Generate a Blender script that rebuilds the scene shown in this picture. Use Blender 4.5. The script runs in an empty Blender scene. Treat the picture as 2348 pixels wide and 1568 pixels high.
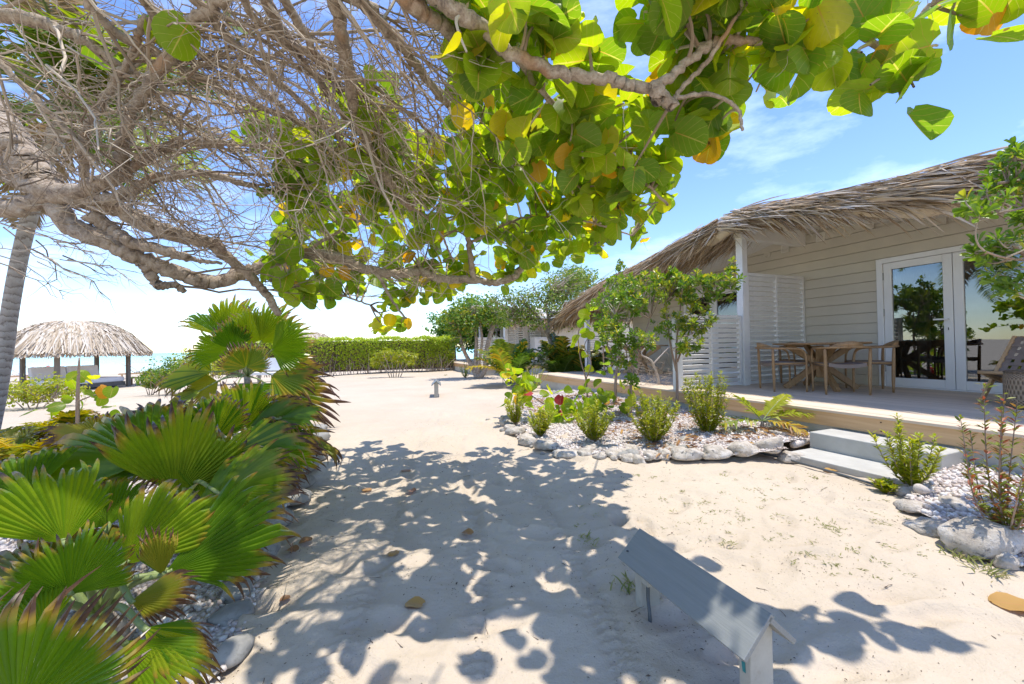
import bpy, math, random
import numpy as np
from mathutils import Matrix, Vector

random.seed(7)
rng = np.random.default_rng(11)
S = bpy.context.scene
COL = S.collection
PI = math.pi

# ------------------------------------------------------------------ camera, sky, sun, exposure
EYE = 1.2
FD = 922.3                     # focal length in units of a 2347 x 1568 picture
pitch, roll, YAW = 0.0116448, 0.0174318, 0.381484
_c, _s = math.cos(pitch), math.sin(pitch)
_RX = np.array([[1, 0, 0], [0, _c, -_s], [0, _s, _c]])
_c, _s = math.cos(roll), math.sin(roll)
_RY = np.array([[_c, 0, _s], [0, 1, 0], [-_s, 0, _c]])
CM = _RX @ _RY
cam = bpy.data.objects.new('camera', bpy.data.cameras.new('camera'))
COL.objects.link(cam)
m4 = Matrix.Identity(4)
for i in range(3):
    m4[i][0] = CM[i, 0]; m4[i][1] = CM[i, 2]; m4[i][2] = -CM[i, 1]
m4[2][3] = EYE
cam.matrix_world = m4
cam.data.sensor_width = 36.0
cam.data.lens = 14.146
cam.data.clip_start = 0.05
cam.data.clip_end = 20000
S.camera = cam

SUN_DIR = Vector((0.17, -0.02, 0.98)).normalized()      # towards the sun: high, a little to the right
sun_el = math.asin(SUN_DIR.z)
sun_az = math.atan2(SUN_DIR.x, SUN_DIR.y)
W = bpy.data.worlds.new('World'); S.world = W; W.use_nodes = True
nt = W.node_tree
bg = nt.nodes['Background']
sky = nt.nodes.new('ShaderNodeTexSky'); sky.sky_type = 'NISHITA'; sky.sun_disc = False
sky.sun_elevation = sun_el; sky.sun_rotation = sun_az
sky.altitude = 0; sky.air_density = 1.0; sky.dust_density = 0.12; sky.ozone_density = 3.0
tc = nt.nodes.new('ShaderNodeTexCoord')
mp = nt.nodes.new('ShaderNodeMapping'); mp.inputs['Scale'].default_value = (1.0, 2.2, 4.0); mp.inputs['Rotation'].default_value = (0.2, 0.3, 0.8)
nz = nt.nodes.new('ShaderNodeTexNoise'); nz.inputs['Scale'].default_value = 2.4; nz.inputs['Detail'].default_value = 7; nz.inputs['Roughness'].default_value = 0.62
rp = nt.nodes.new('ShaderNodeValToRGB'); rp.color_ramp.elements[0].position = 0.5; rp.color_ramp.elements[1].position = 0.86
rp.color_ramp.elements[1].color = (0.22, 0.22, 0.22, 1)
mx = nt.nodes.new('ShaderNodeMix'); mx.data_type = 'RGBA'
mx.inputs['B'].default_value = (9.5, 10.2, 11.0, 1)
nt.links.new(tc.outputs['Generated'], mp.inputs['Vector']); nt.links.new(mp.outputs[0], nz.inputs['Vector'])
nt.links.new(nz.outputs['Fac'], rp.inputs['Fac']); nt.links.new(rp.outputs['Color'], mx.inputs['Factor'])
hsv = nt.nodes.new('ShaderNodeHueSaturation'); hsv.inputs['Saturation'].default_value = 1.13; hsv.inputs['Value'].default_value = 0.73; hsv.inputs['Hue'].default_value = 0.512
nt.links.new(sky.outputs[0], hsv.inputs['Color']); nt.links.new(hsv.outputs[0], mx.inputs['A']); nt.links.new(mx.outputs['Result'], bg.inputs['Color'])
bg.inputs['Strength'].default_value = 0.15
sun = bpy.data.objects.new('sun', bpy.data.lights.new('sun', 'SUN')); COL.objects.link(sun)
sun.data.energy = 2.0; sun.data.angle = math.radians(0.55); sun.data.color = (1.0, 0.945, 0.87)
sun.rotation_euler = SUN_DIR.to_track_quat('Z', 'Y').to_euler()
sun.location = (0, 0, 20)
S.view_settings.view_transform = 'Standard'; S.view_settings.look = 'None'
S.view_settings.gamma = 1.0; S.view_settings.exposure = 1.5; S.view_settings.use_curve_mapping = False
S.render.engine = 'CYCLES'
S.cycles.max_bounces = 8; S.cycles.transparent_max_bounces = 12

# ------------------------------------------------------------------ pixels to directions (2347 x 1568 picture)
def ray(x, y):
    return CM @ np.array([(x - 1173.5) / FD, 1.0, -(y - 784.0) / FD])
def P(x, y, D):
    d = ray(x, y); d = d * (D / d[1]); d[2] += EYE; return d
def G(x, y, z=0.0):
    d = ray(x, y); d = d * (-(EYE - z) / d[2]); d[2] = z; return d
DDV = np.array([-math.sin(YAW), math.cos(YAW), 0]); NNV = np.array([math.cos(YAW), math.sin(YAW), 0])
def H(a, b, z=0.0):
    return a * DDV + b * NNV + np.array([0, 0, z])

# ------------------------------------------------------------------ mesh building
class MB:
    def __init__(s): s.V = []; s.F3 = []; s.F4 = []; s.L = []; s.n = 0
    def raw(s, V, F, lp=None):
        V = np.asarray(V, float).reshape(-1, 3)
        F = np.asarray(F, int)
        (s.F3 if F.shape[1] == 3 else s.F4).append(F + s.n)
        s.V.append(V); s.L.append(np.zeros((len(V), 3)) if lp is None else np.asarray(lp, float))
        s.n += len(V); return s
    def raw2(s, V, F3, F4, lp=None):
        V = np.asarray(V, float)
        if len(F3): s.F3.append(np.asarray(F3, int) + s.n)
        if len(F4): s.F4.append(np.asarray(F4, int) + s.n)
        s.V.append(V); s.L.append(np.zeros((len(V), 3)) if lp is None else np.asarray(lp, float)); s.n += len(V); return s
    def box(s, lo, hi, R=None, o=None, r=0.0):
        x0, y0, z0 = lo; x1, y1, z1 = hi
        V = np.array([[x0, y0, z0], [x1, y0, z0], [x1, y1, z0], [x0, y1, z0], [x0, y0, z1], [x1, y0, z1], [x1, y1, z1], [x0, y1, z1]], float)
        if R is not None: V = V @ np.asarray(R).T
        if o is not None: V = V + np.asarray(o)
        s.raw(V, [[0, 3, 2, 1], [4, 5, 6, 7], [0, 1, 5, 4], [1, 2, 6, 5], [2, 3, 7, 6], [3, 0, 4, 7]], np.tile([0, 0, r], (8, 1))); return s
    def tubes(s, Pn, R, k=6, cap=True, rnd=None):
        Pn = np.asarray(Pn, float)
        if Pn.ndim == 2: Pn = Pn[None]
        N, K, _ = Pn.shape
        R = np.broadcast_to(np.asarray(R, float), (N, K))
        T = np.gradient(Pn, axis=1); T /= np.linalg.norm(T, axis=2, keepdims=True) + 1e-9
        Tm = T.mean(axis=1); ref = np.zeros((N, 3)); ref[np.arange(N), np.argmin(np.abs(Tm), axis=1)] = 1
        ref = np.repeat(ref[:, None], K, 1)
        A = np.cross(T, ref); A /= np.linalg.norm(A, axis=2, keepdims=True) + 1e-9
        B = np.cross(T, A)
        th = np.arange(k) * 2 * PI / k
        V = Pn[:, :, None] + R[:, :, None, None] * (A[:, :, None] * np.cos(th)[None, None, :, None] + B[:, :, None] * np.sin(th)[None, None, :, None])
        idx = np.arange(N * K * k).reshape(N, K, k)
        a = idx[:, :-1]; b = idx[:, 1:]
        F = np.stack([a, np.roll(a, -1, 2), np.roll(b, -1, 2), b], -1).reshape(-1, 4)
        lp = np.zeros((N, K, k, 3)); lp[..., 0] = np.linspace(0, 1, k)[None, None]; lp[..., 1] = np.linspace(0, 1, K)[None, :, None]
        lp[..., 2] = (rng.random(N) if rnd is None else rnd)[:, None, None]
        F3 = []
        if cap and N < 200:
            V0 = V.reshape(-1, 3); ext = []; el = []
            for i in range(N):
                for e, rev in ((0, 0), (K - 1, 1)):
                    ci = N * K * k + len(ext); ext.append(Pn[i, e]); el.append([0, e / (K - 1), 0])
                    ring = idx[i, e]
                    for j in range(k):
                        t = [ring[j], ring[(j + 1) % k], ci]
                        F3.append(t if rev else t[::-1])
            s.raw2(np.vstack([V0, ext]), F3, F, np.vstack([lp.reshape(-1, 3), el]))
        else:
            s.raw2(V.reshape(-1, 3), F3, F, lp.reshape(-1, 3))
        return s
    def lathe(s, prof, k=24, o=(0, 0, 0)):
        prof = np.asarray(prof, float); n = len(prof)
        th = np.arange(k) * 2 * PI / k
        V = np.zeros((n, k, 3)); V[..., 0] = prof[:, :1] * np.cos(th); V[..., 1] = prof[:, :1] * np.sin(th); V[..., 2] = prof[:, 1:2]
        idx = np.arange(n * k).reshape(n, k)
        a = idx[:-1]; b = idx[1:]
        F = np.stack([a, np.roll(a, -1, 1), np.roll(b, -1, 1), b], -1).reshape(-1, 4)
        lp = np.zeros((n, k, 3)); lp[..., 0] = np.linspace(0, 1, k)[None]; lp[..., 1] = np.linspace(0, 1, n)[:, None]
        s.raw(V.reshape(-1, 3) + np.asarray(o), F, lp.reshape(-1, 3)); return s
    def batch(s, T, F, L, M, pos, rnd):
        """many copies of a template: M (N,3,3) columns = local axes (scaled)"""
        N = len(pos); n = len(T)
        V = np.einsum('nij,kj->nki', M, T) + np.asarray(pos)[:, None]
        lp = np.repeat(L[None], N, 0).copy(); lp[..., 2] = np.asarray(rnd)[:, None]
        Fa = (np.asarray(F)[None] + (np.arange(N) * n)[:, None, None]).reshape(-1, len(F[0]))
        s.raw(V.reshape(-1, 3), Fa, lp.reshape(-1, 3)); return s
    def mesh(s, name, shift=None, smooth=False):
        V = np.vstack(s.V); L = np.vstack(s.L)
        if shift is not None: V = V - np.asarray(shift)
        F3 = np.vstack(s.F3) if s.F3 else np.zeros((0, 3), int); F4 = np.vstack(s.F4) if s.F4 else np.zeros((0, 4), int)
        me = bpy.data.meshes.new(name)
        me.vertices.add(len(V)); me.vertices.foreach_set('co', V.astype(np.float32).ravel())
        nl = F3.size + F4.size
        me.loops.add(nl); me.loops.foreach_set('vertex_index', np.concatenate([F3.ravel(), F4.ravel()]).astype(np.int32))
        npoly = len(F3) + len(F4); me.polygons.add(npoly)
        st = np.concatenate([np.arange(len(F3)) * 3, F3.size + np.arange(len(F4)) * 4]).astype(np.int32)
        me.polygons.foreach_set('loop_start', st)
        at = me.attributes.new('lp', 'FLOAT_VECTOR', 'POINT'); at.data.foreach_set('vector', L.astype(np.float32).ravel())
        me.update(calc_edges=True)
        me.polygons.foreach_set('use_smooth', np.full(npoly, smooth, bool))
        return me

def bevel(o, w, seg=2):
    md = o.modifiers.new('bevel', 'BEVEL'); md.width = w; md.segments = seg; md.limit_method = 'ANGLE'; md.angle_limit = 0.6

class Thing:
    def __init__(s, name, label, cat, base, house=False, rotz=None, group=None):
        s.house = house
        r = bpy.data.objects.new(name, None); COL.objects.link(r); r.empty_display_size = 0.1
        base = np.asarray(base, float); s.base = base
        if house:
            r.location = H(base[1], base[0], base[2]); r.rotation_euler = (0, 0, YAW)
        else:
            r.location = base
            if rotz is not None: r.rotation_euler = (0, 0, rotz)
        s.free = rotz is not None and not house
        r['label'] = label; r['category'] = cat
        if group: r['group'] = group
        s.root = r
    def add(s, name, mb, mat, parent=None, smooth=False, kind=None, bev=None, label=None):
        me = mb.mesh(name, None if s.free else s.base, smooth)
        return s.inst(name, me, mat, (0, 0, 0), parent, kind, bev, label)
    def inst(s, name, me, mat, loc=(0, 0, 0), parent=None, kind=None, bev=None, label=None, rot=None):
        o = bpy.data.objects.new(name, me); COL.objects.link(o)
        o.parent = parent or s.root; o.location = loc
        if rot is not None: o.rotation_euler = rot
        if mat is not None and not me.materials: me.materials.append(mat)
        if kind: o['kind'] = kind
        if label: o['label'] = label
        if bev: bevel(o, bev)
        return o
def struct(name, mb, mat, smooth=False, kind='structure', label=None, cat=None):
    me = mb.mesh(name, None, smooth); o = bpy.data.objects.new(name, me); COL.objects.link(o)
    me.materials.append(mat); o['kind'] = kind
    o['label'] = label or name.replace('_', ' ')
    if cat: o['category'] = cat
    return o
def single(name, mb, mat, label, cat, base, group=None, smooth=False, bev=None):
    me = mb.mesh(name, base, smooth); o = bpy.data.objects.new(name, me); COL.objects.link(o); o.location = base
    me.materials.append(mat); o['label'] = label; o['category'] = cat
    if group: o['group'] = group
    if bev: bevel(o, bev)
    return o
def unit(v): v = np.asarray(v, float); return v / (np.linalg.norm(v, axis=-1, keepdims=True) + 1e-9)
def frames(Y, Z):
    """axes with y along Y and z near Z"""
    Y = unit(Y); X = unit(np.cross(Y, Z)); Z = np.cross(X, Y)
    return np.stack([X, Y, Z], -1)
def rotz(a): c, s = math.cos(a), math.sin(a); return np.array([[c, -s, 0], [s, c, 0], [0, 0, 1.0]])
def rotx(a): c, s = math.cos(a), math.sin(a); return np.array([[1.0, 0, 0], [0, c, -s], [0, s, c]])
def roty(a): c, s = math.cos(a), math.sin(a); return np.array([[c, 0, s], [0, 1.0, 0], [-s, 0, c]])
def spline(pts, n):
    """Catmull-Rom through pts"""
    p = np.asarray(pts, float); q = np.vstack([2 * p[0] - p[1], p, 2 * p[-1] - p[-2]])
    u = np.linspace(0, len(p) - 1 - 1e-6, n); i = u.astype(int); t = (u - i)[:, None]
    a, b, c, d = q[i], q[i + 1], q[i + 2], q[i + 3]
    return 0.5 * (2 * b + (c - a) * t + (2 * a - 5 * b + 4 * c - d) * t * t + (3 * b - a - 3 * c + d) * t ** 3)
def inpoly(x, y, poly):
    poly = np.asarray(poly, float); ins = np.zeros(np.shape(x), bool); j = len(poly) - 1
    for i in range(len(poly)):
        xi, yi = poly[i]; xj, yj = poly[j]
        c = ((yi > y) != (yj > y)) & (x < (xj - xi) * (y - yi) / (yj - yi + 1e-12) + xi)
        ins ^= c; j = i
    return ins
_perm = rng.random((256, 256))
def vnoise(x, y):
    xi = np.floor(x).astype(int); yi = np.floor(y).astype(int); fx = x - xi; fy = y - yi
    fx = fx * fx * (3 - 2 * fx); fy = fy * fy * (3 - 2 * fy)
    g = lambda a, b: _perm[a % 256, b % 256]
    return (g(xi, yi) * (1 - fx) + g(xi + 1, yi) * fx) * (1 - fy) + (g(xi, yi + 1) * (1 - fx) + g(xi + 1, yi + 1) * fx) * fy
def sstep(a, b, x): t = np.clip((x - a) / (b - a), 0, 1); return t * t * (3 - 2 * t)

# ------------------------------------------------------------------ materials
def mat(name):
    m = bpy.data.materials.new(name); m.use_nodes = True
    return m, m.node_tree, m.node_tree.nodes['Principled BSDF']
def node(nt, t, **kw):
    n = nt.nodes.new(t)
    for k, v in kw.items(): setattr(n, k, v)
    return n
def ramp(nt, fac, stops):
    r = nt.nodes.new('ShaderNodeValToRGB'); e = r.color_ramp.elements
    while len(e) < len(stops): e.new(0.5)
    for i, (p, c) in enumerate(stops):
        e[i].position = p; e[i].color = (*c, 1) if len(c) == 3 else c
    nt.links.new(fac, r.inputs['Fac']); return r.outputs['Color']
def math_(nt, op, a, b=None, c=None):
    n = nt.nodes.new('ShaderNodeMath'); n.operation = op
    for i, v in enumerate((a, b, c)):
        if v is None: continue
        if isinstance(v, (int, float)): n.inputs[i].default_value = v
        else: nt.links.new(v, n.inputs[i])
    return n.outputs[0]
def mixc(nt, fac, a, b, mode='MIX'):
    n = nt.nodes.new('ShaderNodeMix'); n.data_type = 'RGBA'; n.blend_type = mode
    for k, v in (('Factor', fac), ('A', a), ('B', b)):
        if isinstance(v, (int, float)): n.inputs[k].default_value = v
        elif isinstance(v, tuple): n.inputs[k].default_value = (*v, 1)
        else: nt.links.new(v, n.inputs[k])
    return n.outputs['Result']
def noise_(nt, scale, detail=4, rough=0.55, vec=None, mapscale=None, dist=0.0):
    n = nt.nodes.new('ShaderNodeTexNoise'); n.inputs['Scale'].default_value = scale; n.inputs['Detail'].default_value = detail; n.inputs['Roughness'].default_value = rough
    n.inputs['Distortion'].default_value = dist
    if vec is None:
        t = nt.nodes.new('ShaderNodeTexCoord'); vec = t.outputs['Object']
    if mapscale:
        mpn = nt.nodes.new('ShaderNodeMapping'); mpn.inputs['Scale'].default_value = mapscale; nt.links.new(vec, mpn.inputs['Vector']); vec = mpn.outputs[0]
    nt.links.new(vec, n.inputs['Vector']); return n.outputs['Fac']
def bump(nt, bsdf, h, strength, dist=0.01):
    b = nt.nodes.new('ShaderNodeBump'); b.inputs['Strength'].default_value = strength; b.inputs['Distance'].default_value = dist
    nt.links.new(h, b.inputs['Height']); nt.links.new(b.outputs[0], bsdf.inputs['Normal'])
def rnd_fac(nt):
    at = node(nt, 'ShaderNodeAttribute', attribute_name='lp'); sp = node(nt, 'ShaderNodeSeparateXYZ'); nt.links.new(at.outputs['Vector'], sp.inputs[0])
    oi = node(nt, 'ShaderNodeObjectInfo')
    return sp, math_(nt, 'FRACT', math_(nt, 'ADD', sp.outputs[2], oi.outputs['Random']))

def leafmat(name, stops, trans=0.45, vein=None, tips=None, rough=0.38, tboost=1.5, spec=0.4, objr=True):
    m, nt, b = mat(name)
    sp, r = rnd_fac(nt)
    if not objr: r = sp.outputs[2]
    col = ramp(nt, r, stops)
    col = mixc(nt, math_(nt, 'MULTIPLY', noise_(nt, 9, 3), 0.22), col, (0.02, 0.03, 0.004))
    if vein:
        au = math_(nt, 'ABSOLUTE', sp.outputs[0]); v = sp.outputs[1]
        mid = math_(nt, 'LESS_THAN', au, 0.035)
        fr = math_(nt, 'FRACT', math_(nt, 'SUBTRACT', math_(nt, 'MULTIPLY', v, 5.0), math_(nt, 'MULTIPLY', au, 2.0)))
        lat = math_(nt, 'LESS_THAN', fr, 0.055)
        vv = math_(nt, 'MULTIPLY', math_(nt, 'MAXIMUM', mid, math_(nt, 'MULTIPLY', lat, 0.7)), 0.6)
        base_red = node(nt, 'ShaderNodeMapRange'); base_red.inputs[1].default_value = 0.55; base_red.inputs[2].default_value = 0.0; nt.links.new(v, base_red.inputs[0])
        vc = mixc(nt, base_red.outputs[0], vein, (0.48, 0.17, 0.05))
        col = mixc(nt, vv, col, vc)
        sp2 = ramp(nt, noise_(nt, 3.2, 5, 0.75), [(0.60, (0, 0, 0)), (0.72, (0.75, 0.75, 0.75))])
        col = mixc(nt, sp2, col, (0.26, 0.19, 0.03))
        dots = ramp(nt, noise_(nt, 17, 2, 0.5), [(0.72, (0, 0, 0)), (0.76, (0.85, 0.85, 0.85))])
        col = mixc(nt, dots, col, (0.10, 0.045, 0.02))
    if tips:
        # dry brown ends of the segments: lp.y is the radius along the blade
        t = math_(nt, 'ADD', sp.outputs[1], math_(nt, 'MULTIPLY', math_(nt, 'SUBTRACT', noise_(nt, 14, 3), 0.5), 0.12))
        f1 = node(nt, 'ShaderNodeMapRange'); f1.inputs[1].default_value = tips[0]; f1.inputs[2].default_value = tips[0] + 0.14; nt.links.new(t, f1.inputs[0])
        f2 = node(nt, 'ShaderNodeMapRange'); f2.inputs[1].default_value = tips[0] + 0.12; f2.inputs[2].default_value = tips[0] + 0.2; nt.links.new(t, f2.inputs[0])
        col = mixc(nt, f1.outputs[0], col, (0.34, 0.23, 0.035))
        col = mixc(nt, f2.outputs[0], col, (0.10, 0.055, 0.03))
    nt.links.new(col, b.inputs['Base Color']); b.inputs['Roughness'].default_value = rough; b.inputs['Specular IOR Level'].default_value = spec
    tr = node(nt, 'ShaderNodeBsdfTranslucent')
    hs = node(nt, 'ShaderNodeHueSaturation'); hs.inputs['Value'].default_value = tboost; hs.inputs['Saturation'].default_value = 1.08; hs.inputs['Hue'].default_value = 0.492
    nt.links.new(col, hs.inputs['Color']); nt.links.new(hs.outputs[0], tr.inputs['Color'])
    ms = node(nt, 'ShaderNodeMixShader'); ms.inputs[0].default_value = trans
    out = nt.nodes['Material Output']
    nt.links.new(b.outputs[0], ms.inputs[1]); nt.links.new(tr.outputs[0], ms.inputs[2]); nt.links.new(ms.outputs[0], out.inputs['Surface'])
    return m

def woodmat(name, c1, c2, axis=(1, 1, 14), rough=0.7, scale=3.0, bstr=0.25, knots=True, objvar=0.25):
    m, nt, b = mat(name)
    sp, r = rnd_fac(nt)
    t = node(nt, 'ShaderNodeTexCoord')
    va = node(nt, 'ShaderNodeVectorMath', operation='ADD'); oi = node(nt, 'ShaderNodeObjectInfo')
    vm = node(nt, 'ShaderNodeVectorMath', operation='SCALE'); vm.inputs[0].default_value = (7, 3, 5); nt.links.new(oi.outputs['Random'], vm.inputs['Scale'])
    nt.links.new(t.outputs['Object'], va.inputs[0]); nt.links.new(vm.outputs[0], va.inputs[1])
    g = noise_(nt, scale, 6, 0.6, va.outputs[0], axis, 0.6)
    col = ramp(nt, g, [(0.25, c1), (0.75, c2)])
    d = math_(nt, 'MULTIPLY', math_(nt, 'SUBTRACT', r, 0.5), objvar * 2)
    hs = node(nt, 'ShaderNodeHueSaturation'); nt.links.new(math_(nt, 'ADD', d, 1.0), hs.inputs['Value']); nt.links.new(col, hs.inputs['Color'])
    col = hs.outputs[0]
    if knots:
        kn = noise_(nt, 2.2, 2, 0.5, va.outputs[0], (axis[0] * 1.0, axis[1] * 1.0, axis[2] * 0.35))
        col = mixc(nt, ramp(nt, kn, [(0.70, (0, 0, 0)), (0.78, (0.6, 0.6, 0.6))]), col, tuple(x * 0.35 for x in c1))
    nt.links.new(col, b.inputs['Base Color']); b.inputs['Roughness'].default_value = rough
    bump(nt, b, g, bstr, 0.004); return m

def plainmat(name, c, rough=0.6, var=0.12, nscale=6.0, bstr=0.1, bscale=60.0, dirt=None, metallic=0.0, objvar=0.0):
    m, nt, b = mat(name)
    f = noise_(nt, nscale, 5, 0.6)
    c2 = tuple(x * (1 - var * 2) for x in c)
    col = ramp(nt, f, [(0.3, c2), (0.7, c)])
    if dirt:
        col = mixc(nt, ramp(nt, noise_(nt, nscale * 2.7, 6, 0.7), [(0.56, (0, 0, 0)), (0.75, (0.7, 0.7, 0.7))]), col, dirt)
    if objvar:
        sp, r = rnd_fac(nt); hs = node(nt, 'ShaderNodeHueSaturation')
        nt.links.new(math_(nt, 'ADD', math_(nt, 'MULTIPLY', math_(nt, 'SUBTRACT', r, 0.5), objvar), 1.0), hs.inputs['Value']); nt.links.new(col, hs.inputs['Color']); col = hs.outputs[0]
    nt.links.new(col, b.inputs['Base Color']); b.inputs['Roughness'].default_value = rough; b.inputs['Metallic'].default_value = metallic
    if bstr: bump(nt, b, noise_(nt, bscale, 4, 0.6), bstr, 0.003)
    return m

M = {}
# sand
m, nt, b = mat('sand')
big = noise_(nt, 0.7, 5, 0.6); fine = noise_(nt, 140, 3, 0.7); mid = noise_(nt, 14, 5, 0.6)
col = ramp(nt, big, [(0.3, (0.505, 0.415, 0.305)), (0.7, (0.585, 0.495, 0.375))])
col = mixc(nt, math_(nt, 'MULTIPLY', fine, 0.35), col, (0.42, 0.36, 0.29))
spk = ramp(nt, noise_(nt, 95, 2, 0.5), [(0.68, (0, 0, 0)), (0.73, (1, 1, 1))])
mask = ramp(nt, noise_(nt, 2.2, 4, 0.6), [(0.42, (0.1, 0.1, 0.1)), (0.62, (0.75, 0.75, 0.75))])
col = mixc(nt, mixc(nt, 1.0, spk, mask, 'MULTIPLY'), col, (0.10, 0.085, 0.075))
nt.links.new(col, b.inputs['Base Color']); b.inputs['Roughness'].default_value = 0.92; b.inputs['Specular IOR Level'].default_value = 0.15
bump(nt, b, math_(nt, 'ADD', math_(nt, 'MULTIPLY', mid, 1.0), math_(nt, 'MULTIPLY', fine, 0.22)), 0.8, 0.02)
M['sand'] = m
# gravel ground under the pebbles
m, nt, b = mat('gravel')
vo = node(nt, 'ShaderNodeTexVoronoi'); vo.inputs['Scale'].default_value = 55; t = node(nt, 'ShaderNodeTexCoord'); nt.links.new(t.outputs['Object'], vo.inputs['Vector'])
col = ramp(nt, math_(nt, 'FRACT', math_(nt, 'MULTIPLY', vo.outputs['Color'], 1.0)), [(0.0, (0.50, 0.43, 0.38)), (0.5, (0.66, 0.60, 0.55)), (1.0, (0.74, 0.69, 0.64))])
col = mixc(nt, ramp(nt, vo.outputs['Distance'], [(0.35, (0, 0, 0)), (0.8, (0.8, 0.8, 0.8))]), col, (0.25, 0.2, 0.17))
col = mixc(nt, ramp(nt, noise_(nt, 3.0, 5, 0.65), [(0.55, (0, 0, 0)), (0.72, (0.75, 0.75, 0.75))]), col, (0.30, 0.22, 0.15))
nt.links.new(col, b.inputs['Base Color']); b.inputs['Roughness'].default_value = 0.85
bump(nt, b, math_(nt, 'SUBTRACT', 1.0, vo.outputs['Distance']), 0.9, 0.012); M['gravel'] = m
# pebbles
m, nt, b = mat('pebble'); sp, r = rnd_fac(nt)
nt.links.new(ramp(nt, r, [(0.0, (0.33, 0.26, 0.21)), (0.3, (0.54, 0.45, 0.39)), (0.7, (0.66, 0.60, 0.54)), (1.0, (0.78, 0.75, 0.71))]), b.inputs['Base Color']); b.inputs['Roughness'].default_value = 0.7; M['pebble'] = m
# rock
m, nt, b = mat('rock')
f = noise_(nt, 5, 8, 0.68, dist=0.4)
col = ramp(nt, f, [(0.3, (0.20, 0.165, 0.13)), (0.46, (0.47, 0.41, 0.33)), (0.64, (0.66, 0.62, 0.56))])
col = mixc(nt, ramp(nt, noise_(nt, 22, 4, 0.6), [(0.6, (0, 0, 0)), (0.68, (0.8, 0.8, 0.8))]), col, (0.09, 0.085, 0.08))
nt.links.new(col, b.inputs['Base Color']); b.inputs['Roughness'].default_value = 0.9
bump(nt, b, math_(nt, 'ADD', f, math_(nt, 'MULTIPLY', noise_(nt, 30, 5, 0.7), 0.5)), 0.9, 0.03); M['rock'] = m
M['rock_grey'] = plainmat('rock_grey', (0.36, 0.345, 0.31), 0.9, 0.2, 9, 0.8, 35, (0.12, 0.115, 0.1))
# sea
m, nt, b = mat('sea')
t = node(nt, 'ShaderNodeTexCoord'); sx = node(nt, 'ShaderNodeSeparateXYZ'); nt.links.new(t.outputs['Object'], sx.inputs[0])
d = node(nt, 'ShaderNodeMapRange'); d.inputs[1].default_value = 40; d.inputs[2].default_value = 900; nt.links.new(sx.outputs[1], d.inputs[0])
col = ramp(nt, d.outputs[0], [(0.0, (0.55, 0.72, 0.68)), (0.06, (0.42, 0.72, 0.69)), (0.3, (0.26, 0.66, 0.67)), (1.0, (0.14, 0.5, 0.58))])
bands = noise_(nt, 1.0, 4, 0.6, None, (0.012, 0.10, 1))
col = mixc(nt, ramp(nt, bands, [(0.56, (0, 0, 0)), (0.66, (0.5, 0.5, 0.5))]), col, (0.10, 0.26, 0.30))
nt.links.new(col, b.inputs['Base Color']); b.inputs['Roughness'].default_value = 0.25; b.inputs['Specular IOR Level'].default_value = 0.3
bump(nt, b, noise_(nt, 1.0, 5, 0.6, None, (0.25, 0.9, 1)), 0.5, 0.25); M['sea'] = m

M['siding'] = plainmat('siding', (0.62, 0.57, 0.465), 0.55, 0.04, 3, 0.06, 120, None, 0, 0.05)
M['white'] = plainmat('white_paint', (0.77, 0.765, 0.74), 0.45, 0.05, 5, 0.08, 90, (0.6, 0.585, 0.54))
M['cream'] = plainmat('cream_paint', (0.80, 0.765, 0.68), 0.5, 0.05, 4, 0.06, 90)
M['pvc'] = plainmat('white_frame', (0.80, 0.80, 0.79), 0.3, 0.02, 4, 0.0)
M['concrete'] = plainmat('painted_concrete', (0.50, 0.495, 0.45), 0.8, 0.08, 3.5, 0.5, 160, (0.36, 0.34, 0.3))
M['step'] = plainmat('step_paint', (0.50, 0.485, 0.43), 0.85, 0.10, 5, 0.7, 140, (0.44, 0.40, 0.33))
M['deck'] = woodmat('deck_wood', (0.54, 0.42, 0.30), (0.71, 0.59, 0.45), (9, 0.5, 9), 0.75, 3.0, 0.3, True, 0.13)
M['fascia'] = woodmat('fascia_wood', (0.47, 0.28, 0.125), (0.66, 0.44, 0.24), (9, 0.45, 12), 0.65, 2.4, 0.3, True, 0.08)
M['teak'] = woodmat('teak', (0.25, 0.135, 0.055), (0.41, 0.255, 0.125), (6, 6, 2), 0.55, 6.0, 0.25, False, 0.12)
M['teak_light'] = woodmat('teak_light', (0.46, 0.29, 0.15), (0.58, 0.39, 0.22), (6, 6, 2), 0.55, 6.0, 0.2, False, 0.1)
M['greywood'] = woodmat('grey_post_wood', (0.12, 0.105, 0.09), (0.22, 0.2, 0.175), (8, 8, 1), 0.85, 4, 0.4, False)
M['stump'] = woodmat('stump_wood', (0.20, 0.13, 0.09), (0.36, 0.27, 0.2), (6, 6, 1.5), 0.9, 7, 0.7, False)
M['drift'] = woodmat('driftwood', (0.42, 0.35, 0.29), (0.62, 0.56, 0.5), (5, 5, 2), 0.9, 8, 0.6, False)
M['lamp'] = woodmat('bollard_paint', (0.195, 0.205, 0.195), (0.245, 0.255, 0.24), (14, 0.5, 14), 0.5, 9, 0.35, False, 0.04)
M['lamp_post'] = plainmat('bollard_post_paint', (0.46, 0.44, 0.37), 0.55, 0.12, 9, 0.4, 60, (0.28, 0.25, 0.19))
M['teal'] = plainmat('teal_paint', (0.03, 0.24, 0.25), 0.5, 0.1)
M['black'] = plainmat('black_metal', (0.02, 0.02, 0.022), 0.4, 0.1)
M['grey_metal'] = plainmat('grey_metal', (0.28, 0.29, 0.29), 0.35, 0.1, 8, 0.0, 60, None, 0.6)
M['cable'] = plainmat('grey_cable', (0.10, 0.11, 0.11), 0.45, 0.1)
M['strap'] = plainmat('brown_strap', (0.25, 0.195, 0.165), 0.8, 0.06, 20, 0.3, 220)
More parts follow.
